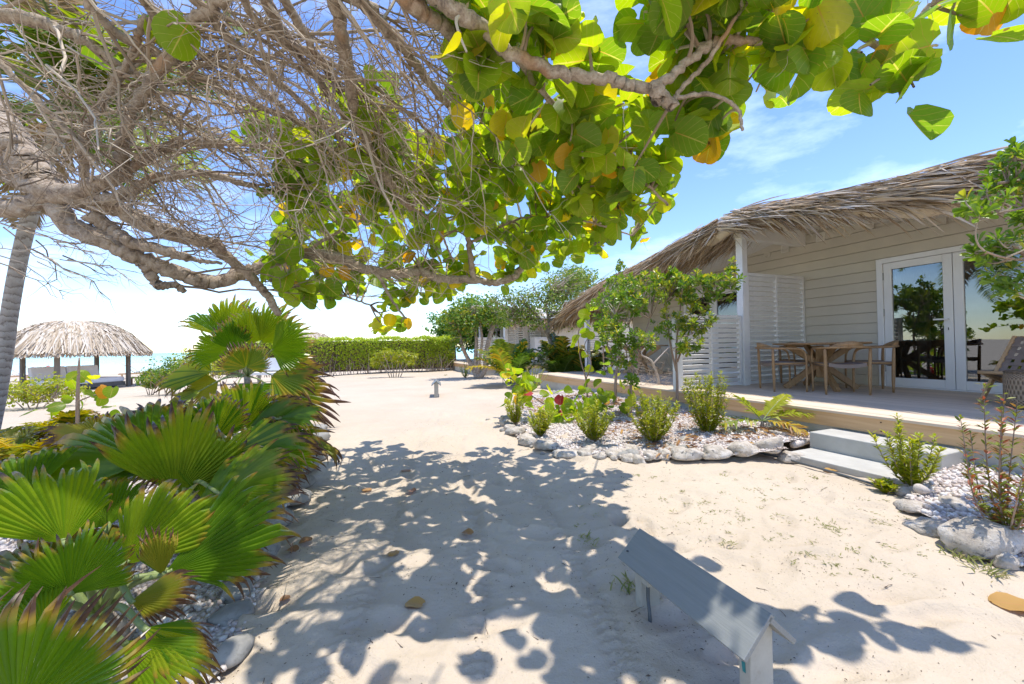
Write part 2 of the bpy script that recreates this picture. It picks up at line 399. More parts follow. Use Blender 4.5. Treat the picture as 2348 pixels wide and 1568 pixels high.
M['cloth'] = plainmat('white_cloth', (0.82, 0.82, 0.84), 0.9, 0.04, 4, 0.25, 30)
M['curtain'] = plainmat('curtain', (0.70, 0.72, 0.75), 0.9, 0.05, 4, 0.1, 30)
M['orange'] = plainmat('orange_plastic', (0.42, 0.12, 0.05), 0.5, 0.1)
M['red'] = plainmat('red_plastic', (0.45, 0.07, 0.05), 0.5, 0.1)
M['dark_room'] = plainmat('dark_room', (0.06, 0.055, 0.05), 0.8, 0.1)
M['berry'] = plainmat('berry', (0.20, 0.16, 0.10), 0.4, 0.2, 30)
# wicker
m, nt, b = mat('wicker')
sp, r = rnd_fac(nt)
wv = math_(nt, 'MULTIPLY', math_(nt, 'SINE', math_(nt, 'MULTIPLY', sp.outputs[0], 260.0)), math_(nt, 'SINE', math_(nt, 'MULTIPLY', sp.outputs[1], 95.0)))
wf = math_(nt, 'ADD', math_(nt, 'MULTIPLY', wv, 0.5), 0.5)
nt.links.new(ramp(nt, wf, [(0.1, (0.13, 0.085, 0.05)), (0.6, (0.36, 0.26, 0.17))]), b.inputs['Base Color']); b.inputs['Roughness'].default_value = 0.75
bump(nt, b, wf, 0.8, 0.01); M['wicker'] = m
# glass with strong reflection
m, nt, b = mat('door_glass')
gl = node(nt, 'ShaderNodeBsdfGlossy'); gl.inputs['Roughness'].default_value = 0.008; gl.inputs['Color'].default_value = (0.9, 0.95, 1, 1)
tp = node(nt, 'ShaderNodeBsdfTransparent'); tp.inputs['Color'].default_value = (0.42, 0.46, 0.46, 1)
fr = node(nt, 'ShaderNodeFresnel'); fr.inputs['IOR'].default_value = 2.3
ms = node(nt, 'ShaderNodeMixShader'); nt.links.new(fr.outputs[0], ms.inputs[0]); nt.links.new(tp.outputs[0], ms.inputs[1]); nt.links.new(gl.outputs[0], ms.inputs[2])
nt.links.new(ms.outputs[0], nt.nodes['Material Output'].inputs['Surface']); M['glass'] = m
# thatch
def thatchmat(name, stops):
    m, nt, b = mat(name); sp, r = rnd_fac(nt)
    col = ramp(nt, r, stops)
    col = mixc(nt, math_(nt, 'MULTIPLY', noise_(nt, 6, 4), 0.35), col, (0.22, 0.15, 0.1))
    nt.links.new(col, b.inputs['Base Color']); b.inputs['Roughness'].default_value = 0.8; b.inputs['Specular IOR Level'].default_value = 0.2
    return m
M['thatch'] = thatchmat('thatch', [(0.0, (0.18, 0.11, 0.06)), (0.25, (0.46, 0.335, 0.20)), (0.65, (0.62, 0.49, 0.345)), (0.9, (0.68, 0.60, 0.51)), (1.0, (0.62, 0.43, 0.2))])
M['thatch_gold'] = thatchmat('thatch_gold', [(0.0, (0.24, 0.14, 0.065)), (0.35, (0.50, 0.34, 0.18)), (0.75, (0.62, 0.47, 0.29)), (1.0, (0.68, 0.58, 0.43))])
M['thatch_pale'] = thatchmat('thatch_pale', [(0.0, (0.42, 0.32, 0.21)), (0.4, (0.64, 0.54, 0.40)), (1.0, (0.78, 0.72, 0.62))])
# bark
m, nt, b = mat('bark')
f = math_(nt, 'ADD', math_(nt, 'MULTIPLY', noise_(nt, 14, 7, 0.7, dist=0.5), 0.65), math_(nt, 'MULTIPLY', noise_(nt, 70, 4, 0.7), 0.35))
col = ramp(nt, f, [(0.36, (0.13, 0.095, 0.07)), (0.48, (0.34, 0.265, 0.195)), (0.64, (0.52, 0.445, 0.36))])
col = mixc(nt, ramp(nt, noise_(nt, 3.2, 3, 0.5), [(0.63, (0, 0, 0)), (0.70, (0.75, 0.75, 0.75))]), col, (0.36, 0.20, 0.095))
nt.links.new(col, b.inputs['Base Color']); b.inputs['Roughness'].default_value = 0.85; bump(nt, b, f, 0.9, 0.02); M['bark'] = m
m, nt, b = mat('twig'); sp, r = rnd_fac(nt)
nt.links.new(ramp(nt, r, [(0.0, (0.19, 0.135, 0.09)), (0.5, (0.36, 0.28, 0.20)), (1.0, (0.53, 0.45, 0.36))]), b.inputs['Base Color']); b.inputs['Roughness'].default_value = 0.85; M['twig'] = m
m, nt, b = mat('palm_bark')
t = node(nt, 'ShaderNodeTexCoord'); sx = node(nt, 'ShaderNodeSeparateXYZ'); nt.links.new(t.outputs['Object'], sx.inputs[0])
wz = math_(nt, 'FRACT', math_(nt, 'ADD', math_(nt, 'MULTIPLY', sx.outputs[2], 9.5), math_(nt, 'MULTIPLY', noise_(nt, 5, 5, 0.7), 2.6)))
col = ramp(nt, wz, [(0.0, (0.13, 0.105, 0.085)), (0.12, (0.33, 0.29, 0.25)), (0.8, (0.46, 0.43, 0.39)), (1.0, (0.25, 0.21, 0.18))])
col = mixc(nt, math_(nt, 'MULTIPLY', noise_(nt, 18, 5, 0.7), 0.4), col, (0.15, 0.12, 0.1))
nt.links.new(col, b.inputs['Base Color']); b.inputs['Roughness'].default_value = 0.9; bump(nt, b, wz, 0.7, 0.02); M['palm_bark'] = m
# leaves
M['grape'] = leafmat('sea_grape_leaf', [(0.0, (0.11, 0.20, 0.020)), (0.4, (0.18, 0.275, 0.022)), (0.8, (0.28, 0.36, 0.028)), (0.92, (0.40, 0.42, 0.035)), (0.97, (0.55, 0.44, 0.035)), (1.0, (0.50, 0.24, 0.04))], 0.58, (0.50, 0.42, 0.12), None, 0.42, 2.5)
M['grape_red'] = leafmat('red_sea_grape_leaf', [(0.0, (0.38, 0.03, 0.03)), (1.0, (0.50, 0.05, 0.05))], 0.35, (0.55, 0.28, 0.16))
M['fan'] = leafmat('fan_palm_leaf', [(0.0, (0.085, 0.19, 0.010)), (0.5, (0.165, 0.275, 0.013)), (1.0, (0.29, 0.35, 0.02))], 0.45, None, (0.765,), 0.3, 2.0)
M['fan_yellow'] = leafmat('yellowing_fan_leaf', [(0.0, (0.14, 0.22, 0.02)), (0.5, (0.24, 0.27, 0.025)), (1.0, (0.34, 0.31, 0.03))], 0.42, None, (0.70,), 0.36, 1.6)
M['petiole'] = plainmat('palm_petiole', (0.24, 0.30, 0.10), 0.5, 0.12, 8, 0.1)
M['areca'] = leafmat('areca_leaf', [(0.0, (0.06, 0.13, 0.015)), (0.6, (0.13, 0.22, 0.022)), (0.85, (0.30, 0.33, 0.035)), (1.0, (0.48, 0.30, 0.035))], 0.4)
M['areca_dry'] = leafmat('yellowing_palm_leaf', [(0.0, (0.16, 0.25, 0.02)), (0.3, (0.42, 0.38, 0.03)), (0.7, (0.60, 0.44, 0.04)), (1.0, (0.34, 0.17, 0.06))], 0.4)
M['coco'] = leafmat('coconut_leaf', [(0.0, (0.07, 0.15, 0.015)), (0.6, (0.15, 0.24, 0.02)), (1.0, (0.36, 0.36, 0.04))], 0.5)
M['coco_dry'] = leafmat('dry_coconut_leaf', [(0.0, (0.30, 0.20, 0.10)), (1.0, (0.50, 0.40, 0.26))], 0.3)
M['rosette'] = leafmat('rosette_leaf', [(0.0, (0.11, 0.22, 0.024)), (0.5, (0.21, 0.34, 0.033)), (0.85, (0.34, 0.42, 0.045)), (1.0, (0.52, 0.46, 0.055))], 0.45, None, None, 0.3, 1.4, 0.55)
M['shrub'] = leafmat('yellow_green_leaf', [(0.0, (0.22, 0.30, 0.02)), (0.6, (0.38, 0.42, 0.03)), (1.0, (0.52, 0.48, 0.05))], 0.45)
M['hedge'] = leafmat('hedge_leaf', [(0.0, (0.27, 0.39, 0.025)), (0.5, (0.42, 0.55, 0.03)), (1.0, (0.60, 0.63, 0.06))], 0.5)
M['tree_leaf'] = leafmat('tree_leaf', [(0.0, (0.09, 0.17, 0.022)), (0.6, (0.19, 0.28, 0.034)), (1.0, (0.35, 0.39, 0.045))], 0.35)
M['bright_leaf'] = leafmat('bright_tree_leaf', [(0.0, (0.09, 0.19, 0.02)), (0.6, (0.17, 0.28, 0.028)), (0.9, (0.32, 0.36, 0.04)), (1.0, (0.50, 0.42, 0.04))], 0.4)
M['dark_leaf'] = leafmat('dark_tree_leaf', [(0.0, (0.06, 0.16, 0.02)), (1.0, (0.16, 0.32, 0.035))], 0.35)
M['red_shrub'] = leafmat('reddish_leaf', [(0.0, (0.15, 0.21, 0.03)), (0.5, (0.25, 0.27, 0.03)), (0.75, (0.36, 0.15, 0.05)), (1.0, (0.35, 0.08, 0.05))], 0.35)
M['grass'] = leafmat('sand_grass', [(0.0, (0.22, 0.26, 0.07)), (0.6, (0.32, 0.34, 0.11)), (1.0, (0.5, 0.44, 0.25))], 0.3)
M['dry_leaf'] = leafmat('fallen_leaf', [(0.0, (0.55, 0.33, 0.09)), (0.5, (0.36, 0.19, 0.08)), (1.0, (0.2, 0.10, 0.06))], 0.2, (0.5, 0.25, 0.1), None, 0.5, objr=False)
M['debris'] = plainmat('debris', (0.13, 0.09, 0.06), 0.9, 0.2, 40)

# ------------------------------------------------------------------ ground, sea
def gh0(x, y):
    x = np.asarray(x, float); y = np.asarray(y, float)
    z = -0.35 * sstep(8, 17, y) * sstep(7, 14, -x)
    z = z - 1.3 * sstep(30, 56, y)
    return z
fpr = [(rng.uniform(-1.6, 2.6), rng.uniform(1.0, 7.5), rng.uniform(0, PI), rng.uniform(0.8, 1.2)) for _ in range(210)]
def gh(x, y):
    x = np.asarray(x, float); y = np.asarray(y, float)
    z = gh0(x, y)
    near = 1 - sstep(6, 16, np.hypot(x, y))
    z = z + (vnoise(x * 0.9, y * 0.9) - 0.5) * 0.055 * sstep(1.0, 3.0, np.hypot(x, y))
    z = z + near * ((vnoise(x * 3.3 + 9, y * 3.3) - 0.5) * 0.034 + (vnoise(x * 9, y * 9 + 5) - 0.5) * 0.019 + (vnoise(x * 22, y * 22 + 5) - 0.5) * 0.006)
    return z
def gfull(x, y):
    z = gh(x, y)
    for fx, fy, fa, fs in fpr:
        dx = x - fx; dy = y - fy
        sel = (np.abs(dx) < 0.3) & (np.abs(dy) < 0.3)
        if not sel.any(): continue
        u = (dx * math.cos(fa) + dy * math.sin(fa)) / (0.13 * fs); v = (-dx * math.sin(fa) + dy * math.cos(fa)) / (0.055 * fs)
        q = u * u + v * v
        z = z + np.where(sel, -0.024 * np.exp(-q * 1.3) + 0.011 * np.exp(-(np.sqrt(q) - 1.5) ** 2 * 5), 0)
    # two tyre tracks along the path
    for off in (-0.75, -0.2, 0.35):
        cx = off - 0.10 * (y - 1) + 0.12 * np.sin(y * 0.8)
        t = x - cx
        tr = np.exp(-(t / 0.07) ** 4) * (np.abs(y - 3) < 3)
        z = z - tr * (0.010 + 0.006 * np.sign(np.sin(y * 120 + np.abs(t) * 60)))
    return z
xs = np.concatenate([-np.geomspace(2.62, 900, 62)[::-1], np.arange(-2.6, 3.9, 0.0175), np.geomspace(3.92, 900, 58)])
ys = np.concatenate([-np.geomspace(0.3, 40, 14)[::-1], [0, 0.25, 0.45], np.arange(0.9, 4.6, 0.016), np.geomspace(4.63, 30, 120), np.geomspace(30.4, 90, 24)])
X, Y = np.meshgrid(xs, ys); Z = gfull(X, Y)
nx, ny = len(xs), len(ys); idx = np.arange(nx * ny).reshape(ny, nx)
mb = MB().raw(np.stack([X, Y, Z], -1).reshape(-1, 3), np.stack([idx[:-1, :-1], idx[:-1, 1:], idx[1:, 1:], idx[1:, :-1]], -1).reshape(-1, 4))
struct('sand_ground', mb, M['sand'], True, label='pale trodden beach sand of the path and yard')
sx_ = np.concatenate([-np.geomspace(5, 9000, 30)[::-1], np.geomspace(5, 9000, 30)]); sy_ = np.geomspace(36, 9000, 60)
X, Y = np.meshgrid(sx_, sy_); idx = np.arange(X.size).reshape(X.shape)
mb = MB().raw(np.stack([X, Y, np.full_like(X, -0.8)], -1).reshape(-1, 3), np.stack([idx[:-1, :-1], idx[:-1, 1:], idx[1:, 1:], idx[1:, :-1]], -1).reshape(-1, 4))
struct('sea', mb, M['sea'], label='turquoise sea behind the beach')

def ico(sub=1):
    import bmesh
    bm = bmesh.new(); bmesh.ops.create_icosphere(bm, subdivisions=sub, radius=1.0)
    V = np.array([v.co[:] for v in bm.verts]); F = np.array([[v.index for v in f.verts] for f in bm.faces]); bm.free(); return V, F
ICO1, ICO2, ICO3 = ico(1), ico(2), ico(3)
def rockmesh(w, d, h, seed, ang=0.0, rough=0.22):
    V, F = ICO3; r = np.random.default_rng(seed)
    V = V.copy(); o = r.random(3) * 50
    for fr_, am in ((1.1, rough), (2.6, rough * 0.6), (5.5, rough * 0.38), (11.0, rough * 0.16)):
        n = vnoise(V[:, 0] * fr_ + o[0] + V[:, 2] * 0.7, V[:, 1] * fr_ + o[1] + V[:, 2] * fr_ * 0.8) + vnoise(V[:, 2] * fr_ + o[2], V[:, 0] * fr_ + o[0] - V[:, 1]) - 1
        V = V * (1 + am * n)[:, None] * 1.0
    V = np.sign(V) * np.abs(V) ** 0.82
    V[:, 2] = np.where(V[:, 2] < 0, V[:, 2] * 0.6, V[:, 2])
    V = V * np.array([w, d, h]) / 2 @ rotz(ang).T
    return MB().raw(V, F)

def bed(name, poly, zf, label, n_peb, psize, step=0.05, rocks=(), peb_box=None):
    """gravel planting bed: a raised sheet, its pebbles and its edging stones"""
    poly = np.asarray(poly, float)
    x = np.arange(poly[:, 0].min(), poly[:, 0].max() + step, step); y = np.arange(poly[:, 1].min(), poly[:, 1].max() + step, step)
    X, Y = np.meshgrid(x, y); Zb = zf(X, Y) + (vnoise(X * 5, Y * 5) - 0.5) * 0.03
    idx = np.arange(X.size).reshape(X.shape)
    Q = np.stack([idx[:-1, :-1], idx[:-1, 1:], idx[1:, 1:], idx[1:, :-1]], -1).reshape(-1, 4)
    cx = X.ravel()[Q].mean(1); cy = Y.ravel()[Q].mean(1)
    Q = Q[inpoly(cx, cy, poly)]
    o = struct(name, MB().raw(np.stack([X, Y, Zb], -1).reshape(-1, 3), Q), M['gravel'], True, label=label)
    px, py = [], []
    lo = poly.min(0); hi = poly.max(0)
    if peb_box: lo = np.maximum(lo, peb_box[0]); hi = np.minimum(hi, peb_box[1])
    while len(px) < n_peb:
        q = lo + rng.random((n_peb, 2)) * (hi - lo)
        dist = np.hypot(q[:, 0], q[:, 1])
        q = q[inpoly(q[:, 0], q[:, 1], poly) & (rng.random(n_peb) < np.clip((2.6 / dist) ** 1.3, 0, 1))]
        px += list(q[:, 0]); py += list(q[:, 1])
    px = np.array(px[:n_peb]); py = np.array(py[:n_peb])
    s = psize * rng.uniform(0.6, 1.5, n_peb)
    Mx = frames(rng.normal(size=(n_peb, 3)), rng.normal(size=(n_peb, 3)))
    sc = np.stack([s, s * rng.uniform(0.7, 1.0, n_peb), s * rng.uniform(0.5, 0.8, n_peb)], -1)
    pz = zf(px, py) + (vnoise(px * 5, py * 5) - 0.5) * 0.03 + s * 0.35
    V, F = ICO1 if n_peb < 1 else (ICO1[0], ICO1[1])
    pb = MB().batch(V, F, np.zeros((len(V), 3)), Mx * sc[:, None, :], np.stack([px, py, pz], -1), rng.random(n_peb))
    me = pb.mesh('pebbles', None, True); me.materials.append(M['pebble'])
    c = bpy.data.objects.new('pebbles', me); COL.objects.link(c); c.parent = o; c['kind'] = 'stuff'
    for i, (wx, wy, w, d, h, mt, ang, rg) in enumerate(rocks):
        me = rockmesh(w, d, h, 100 + i * 7 + int(wx * 31) % 50, ang, rg).mesh('stone', None, True); me.materials.append(M[mt])
        r = bpy.data.objects.new('stone', me); COL.objects.link(r); r.parent = o; r.location = (wx, wy, max(float(gh(wx, wy)), float(zf(wx, wy)) - 0.03 if inpoly(np.array(wx), np.array(wy), poly) else -9) + h * 0.22)
    return o
def zr(x0, y0, f, x, y): return G((x0 + x * f) / 1.63613, (y0 + y * f) / 1.63613)

# right-hand bed in front of the deck
RK = []
for (x, y, w, h) in [(75, 195, 60, 60), (95, 235, 80, 50), (120, 268, 85, 50), (170, 305, 140, 60), (250, 370, 125, 85), (390, 395, 150, 75), (535, 440, 200, 55), (665, 452, 105, 70), (715, 415, 70, 50),
                     (792, 432, 85, 55), (768, 478, 90, 50), (880, 468, 130, 70), (975, 492, 120, 70), (1062, 506, 90, 80), (1150, 485, 120, 65), (1245, 490, 80, 75), (1282, 410, 55, 40), (1322, 478, 80, 75)]:
    p = zr(1850, 1480, 0.5216, x, y); k = p[1] / 1509 * 0.5216
    RK.append((p[0], p[1] + 0.05, w * k * 1.05, w * k * 0.85, h * k * 1.15, 'rock', rng.uniform(-0.5, 0.5), 0.5))
for (x, y, w, h) in [(250, 362, 230, 100), (470, 366, 200, 105), (690, 360, 200, 95), (860, 345, 180, 105), (1020, 352, 140, 80), (790, 340, 90, 70), (960, 255, 150, 50), (100, 355, 80, 80)]:
    p = zr(2450, 1550, 0.5216, x, y); k = p[1] / 1509 * 0.5216
    RK.append((p[0], p[1] + 0.06, w * k * 1.05, w * k * 0.8, h * k * 1.15, 'rock', rng.uniform(-0.5, 0.5), 0.45))
# second, inner row of small broken stones at the far left end of the bed
for (dx, dy) in [(2080, 1500), (2140, 1540), (1925, 1560), (1905, 1580)]:
    p = G(dx / 1.63613, dy / 1.63613); RK.append((p[0], p[1], 0.24, 0.18, 0.13, 'rock_grey', rng.uniform(0, 3), 0.3))
for _ in range(70):
    i_ = rng.integers(18); x_, y_ = RK[i_][0] + rng.normal(0, 0.14), RK[i_][1] + rng.uniform(-0.02, 0.30); s_ = rng.uniform(0.04, 0.12)
    RK.append((x_, y_, s_ * 1.3, s_, s_ * 0.8, 'rock' if rng.random() < 0.7 else 'rock_grey', rng.uniform(0, 3), 0.35))
front = [G(q[0] / 1.63613, q[1] / 1.63613)[:2] for q in [(1888, 1590), (1905, 1625), (1945, 1650), (2050, 1685), (2130, 1705), (2250, 1718), (2400, 1735), (2500, 1738), (2600, 1740), (2800, 1742), (2960, 1735)]]
polyR = front + [H(2.9, 4.1)[:2], H(2.9, 4.97)[:2], H(8.6, 4.97)[:2], H(8.0, 3.4)[:2], H(6.4, 2.6)[:2]]
def zR(x, y):
    b = x * NNV[0] + y * NNV[1]
    return 0.035 + 0.12 * sstep(2.2, 4.8, b)
bed('gravel_bed', polyR, zR, 'white gravel planting bed with rough stone edging beside the deck', 8500, 0.013, 0.05, RK)
# small bed right of the steps
RK = []
for (x, y, w, d, h, ro) in [(350, 450, 110, 80, 60, 0.25), (440, 545, 200, 150, 75, 0.45), (560, 680, 270, 200, 90, 0.45), (690, 545, 210, 150, 70, 0.4), (845, 800, 390, 250, 230, 0.42), (1010, 890, 150, 120, 90, 0.4)]:
    p = zr(3200, 1600, 0.6136, x, y); k = p[1] / 1509 * 0.6136
    RK.append((p[0], p[1] + 0.05, w * k, d * k, h * k * 1.15, 'rock', rng.uniform(-0.5, 0.5), ro))
polyR2 = [zr(3200, 1600, 0.6136, *q)[:2] for q in [(300, 420), (420, 560), (600, 690), (750, 830), (960, 860), (1043, 890)]] + [H(-1, 3.0)[:2], H(-1, 4.97)[:2], H(1.82, 4.97)[:2], H(1.8, 4.35)[:2]]
def zR2(x, y):
    b = x * NNV[0] + y * NNV[1]; return 0.04 + 0.06 * sstep(3.4, 4.8, b)
bed('gravel_bed', polyR2, zR2, 'white gravel bed with a large pitted boulder right of the steps', 5200, 0.0165, 0.05, RK)
# left bed under the fan palms
RK = []
for (x, y, w, d, h, ro) in [(500, 275, 130, 110, 80, 0.3), (395, 385, 170, 110, 60, 0.4), (365, 505, 190, 130, 95, 0.38), (325, 620, 200, 140, 90, 0.3), (320, 820, 160, 150, 130, 0.36), (230, 880, 120, 120, 60, 0.3)]:
    p = zr(600, 1900, 0.742, x, y); k = p[1] / 1509 * 0.742
    RK.append((p[0], p[1] + 0.05, w * k, d * k * 1.2, h * k, 'rock_grey', rng.uniform(-0.4, 0.4), ro))
for i, (x, y) in enumerate([(-1.62, 2.75), (-1.75, 3.15), (-1.9, 3.5), (-2.05, 3.95), (-2.2, 4.4), (-2.4, 4.9), (-2.6, 5.4), (-2.85, 5.9)]):
    RK.append((x, y, rng.uniform(0.2, 0.34), rng.uniform(0.2, 0.3), rng.uniform(0.12, 0.2), 'rock_grey', rng.uniform(0, 3), 0.22))
polyL = [(-0.95, 0.9), (-1.05, 1.4), (-1.22, 1.9), (-1.48, 2.4), (-1.85, 3.5), (-2.45, 5.0), (-2.9, 6.1), (-5.0, 6.8), (-6.5, 4.6), (-4.5, 2.0), (-3.0, 0.9)]
bed('gravel_bed', polyL, lambda x, y: 0.03 + 0.02 * sstep(0, 1.2, -1.0 - x) + 0 * y, 'pebble bed with grey edging stones under the fan palms', 13000, 0.0135, 0.06, RK)

# ------------------------------------------------------------------ cottage
SIDE = 0.178
def cottage(a0, label, hero, group):
    A0, A1, AR = a0, a0 + 10.4, a0 + 5.2
    zs = lambda a: 3.39 - 0.175 * abs(a - AR)
    # deck
    T = Thing('timber_deck', 'long raised timber deck of the ' + label, 'deck', (4.96, AR, 0), True, group='timber decks')
    z0 = 0.43
    nb = 23; wb = (8.28 - 4.96) / nb
    me = MB().box((0.0025, A0 - AR - (2.5 if hero else 0), -0.028), (wb - 0.0035, A1 - AR, 0)).mesh('deck_board')
    for i in range(nb):
        T.inst('deck_board', me, M['deck'], (i * wb - (0.012 if i == 0 else 0), 0, z0 + rng.uniform(-0.0012, 0.0012)), bev=0.003)
    Aa = A0 - (2.5 if hero else 0)
    T.add('fascia_board', MB().box((4.966, Aa, 0.25), (5.0, A1 - 0.004, z0 - 0.029)), M['fascia'])
    T.add('fascia_board', MB().box((5.002, A1 - 0.034, 0.25), (8.27, A1 - 0.002, z0 - 0.029)), M['fascia'])
    T.add('fascia_board', MB().box((5.002, Aa + 0.002, 0.25), (8.27, Aa + 0.034, z0 - 0.029)), M['fascia'])
    T.add('base_wall', MB().box((5.004, Aa + 0.04, -0.1), (8.2, A1 - 0.04, 0.249)), M['concrete'])
    # nails in the fascia
    if hero:
        nm = MB().lathe([(0, 0), (0.006, 0), (0.006, 0.004)], 8).mesh('nail')
        for aa in np.arange(0.3, 9.8, 1.05):
            for zz in (0.28, 0.37):
                T.inst('nail', nm, M['debris'], (4.965 - 4.96, aa - AR, zz), rot=(0, -PI / 2, 0))
    # house
    C = Thing('beach_cottage', label, 'cottage', (8.3, AR, 0), True, group='thatched beach cottages')
    wall = C.add('wall', MB().box((8.32, A0 + 0.02, 0.0), (8.42, A0 + 2.18, 2.56)).box((8.32, A0 + 3.98, 0), (8.42, A0 + 6.42, 2.56)).box((8.32, A0 + 8.22, 0), (8.42, A1 - 0.02, 2.56))
                 .box((8.32, A0 + 0.02, 2.56), (8.42, A1 - 0.02, 2.5601)), M['siding'])
    # gable wall core above the doors
    gv = [(8.32, A0 + 0.02, 2.561), (8.32, A1 - 0.02, 2.561), (8.32, A1 - 0.02, 2.60), (8.32, AR, 3.42), (8.32, A0 + 0.02, 2.60)]
    gw = MB(); V = np.array(gv + [(8.42, y, z) for (_, y, z) in gv])
    gw.raw2(V, [[0, 1, 2], [0, 2, 4], [2, 3, 4], [5, 7, 6], [5, 9, 7], [7, 9, 8]], [[0, 5, 6, 1], [1, 6, 7, 2], [2, 7, 8, 3], [3, 8, 9, 4], [4, 9, 5, 0]])
    C.add('gable', gw, M['siding'], wall)
    doors = [(A0 + 2.2, A0 + 3.96), (A0 + 6.44, A0 + 8.2)]
    z = 0.435; k = 0
    bcache = {}
    while z < 3.36:
        zt = z + SIDE
        if zt < 2.60: ivs = [(A0 + 0.02, A1 - 0.02)]
        else:
            hw = (3.39 - (z + 0.05)) / 0.20
            if hw < 0.15: break
            ivs = [(max(A0 + 0.02, AR - hw), min(A1 - 0.02, AR + hw))]
        if z < 2.53:
            lo, hi = ivs[0]; ivs = [(lo, doors[0][0] - 0.04), (doors[0][1] + 0.04, doors[1][0] - 0.04), (doors[1][1] + 0.04, hi)]
        for lo, hi in ivs:
            key = round(hi - lo, 3)
            if key not in bcache:
                L = hi - lo
                V = np.array([[-0.015, 0, 0], [0.03, 0, 0], [0.03, 0, SIDE - 0.007], [-0.004, 0, SIDE - 0.007], [-0.015, L, 0], [0.03, L, 0], [0.03, L, SIDE - 0.007], [-0.004, L, SIDE - 0.007]])
                bcache[key] = MB().raw(V, [[0, 1, 2, 3], [4, 7, 6, 5], [0, 4, 5, 1], [0, 3, 7, 4], [3, 2, 6, 7], [1, 5, 6, 2]]).mesh('siding_board')
            C.inst('siding_board', bcache[key], M['siding'], (8.318 - 8.3 - 0.03, lo - AR, z), wall)
        z += SIDE; k += 1
    # doors
    for di, (d0, d1) in enumerate(doors):
        zt = 2.55; zb = 0.455
        D = C.add('door', MB().box((8.25, d0 - 0.04, 0.44), (8.335, d0 + 0.045, zt)).box((8.25, d1 - 0.045, 0.44), (8.335, d1 + 0.04, zt)).box((8.249, d0 - 0.042, zt - 0.07), (8.336, d1 + 0.042, zt + 0.01))
                  .box((8.262, d0 + 0.045, 0.431), (8.335, d1 - 0.045, 0.452)), M['pvc'], bev=0.004)
        mid = (d0 + d1) / 2
        for s0, s1, hs in ((d0 + 0.05, mid - 0.004, 1), (mid + 0.004, d1 - 0.05, -1)):
            sw = 0.105; sz0, sz1 = zb, zt - 0.075
            f = MB().box((8.268, s0, sz0), (8.322, s0 + sw, sz1)).box((8.268, s1 - sw, sz0), (8.322, s1, sz1)).box((8.2685, s0 + sw, sz0), (8.3215, s1 - sw, sz0 + 0.13)).box((8.2685, s0 + sw, sz1 - 0.11), (8.3215, s1 - sw, sz1))
            leaf = C.add('door_leaf', f, M['pvc'], D, bev=0.004)
            for gz in (sz0 + 0.124, sz1 - 0.116): C.add('gasket', MB().box((8.290, s0 + sw - 0.006, gz), (8.294, s1 - sw + 0.006, gz + 0.012)), M['black'], D)
            C.add('pane', MB().box((8.295, s0 + sw - 0.005, sz0 + 0.125), (8.301, s1 - sw + 0.005, sz1 - 0.105)), M['glass'], D)
            if hero and hs == -1:
                yh = mid + 0.004 + sw * 0.5
                hb = MB().box((8.258, yh - 0.02, 1.45), (8.268, yh + 0.02, 1.53)).box((8.258, yh - 0.018, 1.32), (8.268, yh + 0.018, 1.39)).box((8.225, yh - 0.012, 1.49), (8.259, yh + 0.012, 1.514)).box((8.218, yh - 0.012, 1.488), (8.236, yh + 0.155, 1.512))
                C.add('handle', hb, M['pvc'], D, bev=0.003)
                C.add('keyhole', MB().box((8.2565, yh - 0.005, 1.335), (8.2585, yh + 0.005, 1.375)), M['black'], D)
            if hero:
                yy = d1 - 0.048 if hs == -1 else d0 + 0.048
                for zz in (0.68, 1.6, 2.2):
                    C.add('hinge', MB().tubes([[8.262, yy, zz], [8.262, yy, zz + 0.12]], 0.009, 8), M['grey_metal'], D)
    # dark room behind the doors
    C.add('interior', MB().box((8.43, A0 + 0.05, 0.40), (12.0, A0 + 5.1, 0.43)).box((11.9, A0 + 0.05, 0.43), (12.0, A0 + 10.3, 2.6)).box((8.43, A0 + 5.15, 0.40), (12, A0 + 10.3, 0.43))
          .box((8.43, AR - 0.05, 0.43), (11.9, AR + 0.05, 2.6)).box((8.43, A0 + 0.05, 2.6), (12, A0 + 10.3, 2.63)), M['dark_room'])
    for (d0, d1) in doors:
        n = 60; yy = np.linspace(0, 0.42, n); cv = np.stack([8.50 + 0.03 * np.sin(yy * 95), d1 - 0.1 - yy, np.zeros(n)], -1)
        V = np.vstack([cv + [0, 0, 0.62], cv + [0, 0, 2.5]]); F = [[i, i + 1, n + i + 1, n + i] for i in range(n - 1)]
        C.add('curtain', MB().raw(V, F), M['curtain'], smooth=True)
    C.add('end_wall', MB().box((8.44, A0 + 0.0, 0.0), (13.0, A0 + 0.03, 2.5)), M['siding'])
    C.add('end_wall', MB().box((8.44, A1 - 0.03, 0.0), (13.0, A1, 2.5)), M['siding'])
    # roof: two sloping boards, barge boards, ridge beam, posts
    rf = None
    for sgn in (1, -1):
        def rp_(b, s, dz): a = AR + sgn * s; return (b, a, 3.39 - (0.215 if sgn > 0 else 0.175) * s + dz * (0.55 if sgn > 0 and dz > 0 else 1))
        V = [rp_(6.22, 0, 0), rp_(13.2, 0, 0), rp_(13.2, 5.75, 0), rp_(6.22, 5.75, 0), rp_(6.22, 0, 0.09), rp_(13.2, 0, 0.09), rp_(13.2, 5.75, 0.09), rp_(6.22, 5.75, 0.09)]
        F = np.array([[0, 3, 2, 1], [4, 5, 6, 7], [0, 1, 5, 4], [1, 2, 6, 5], [2, 3, 7, 6], [3, 0, 4, 7]])
        r_ = C.add('roof', MB().raw(V, F if sgn < 0 else F[:, ::-1]), M['cream']); rf = rf or r_
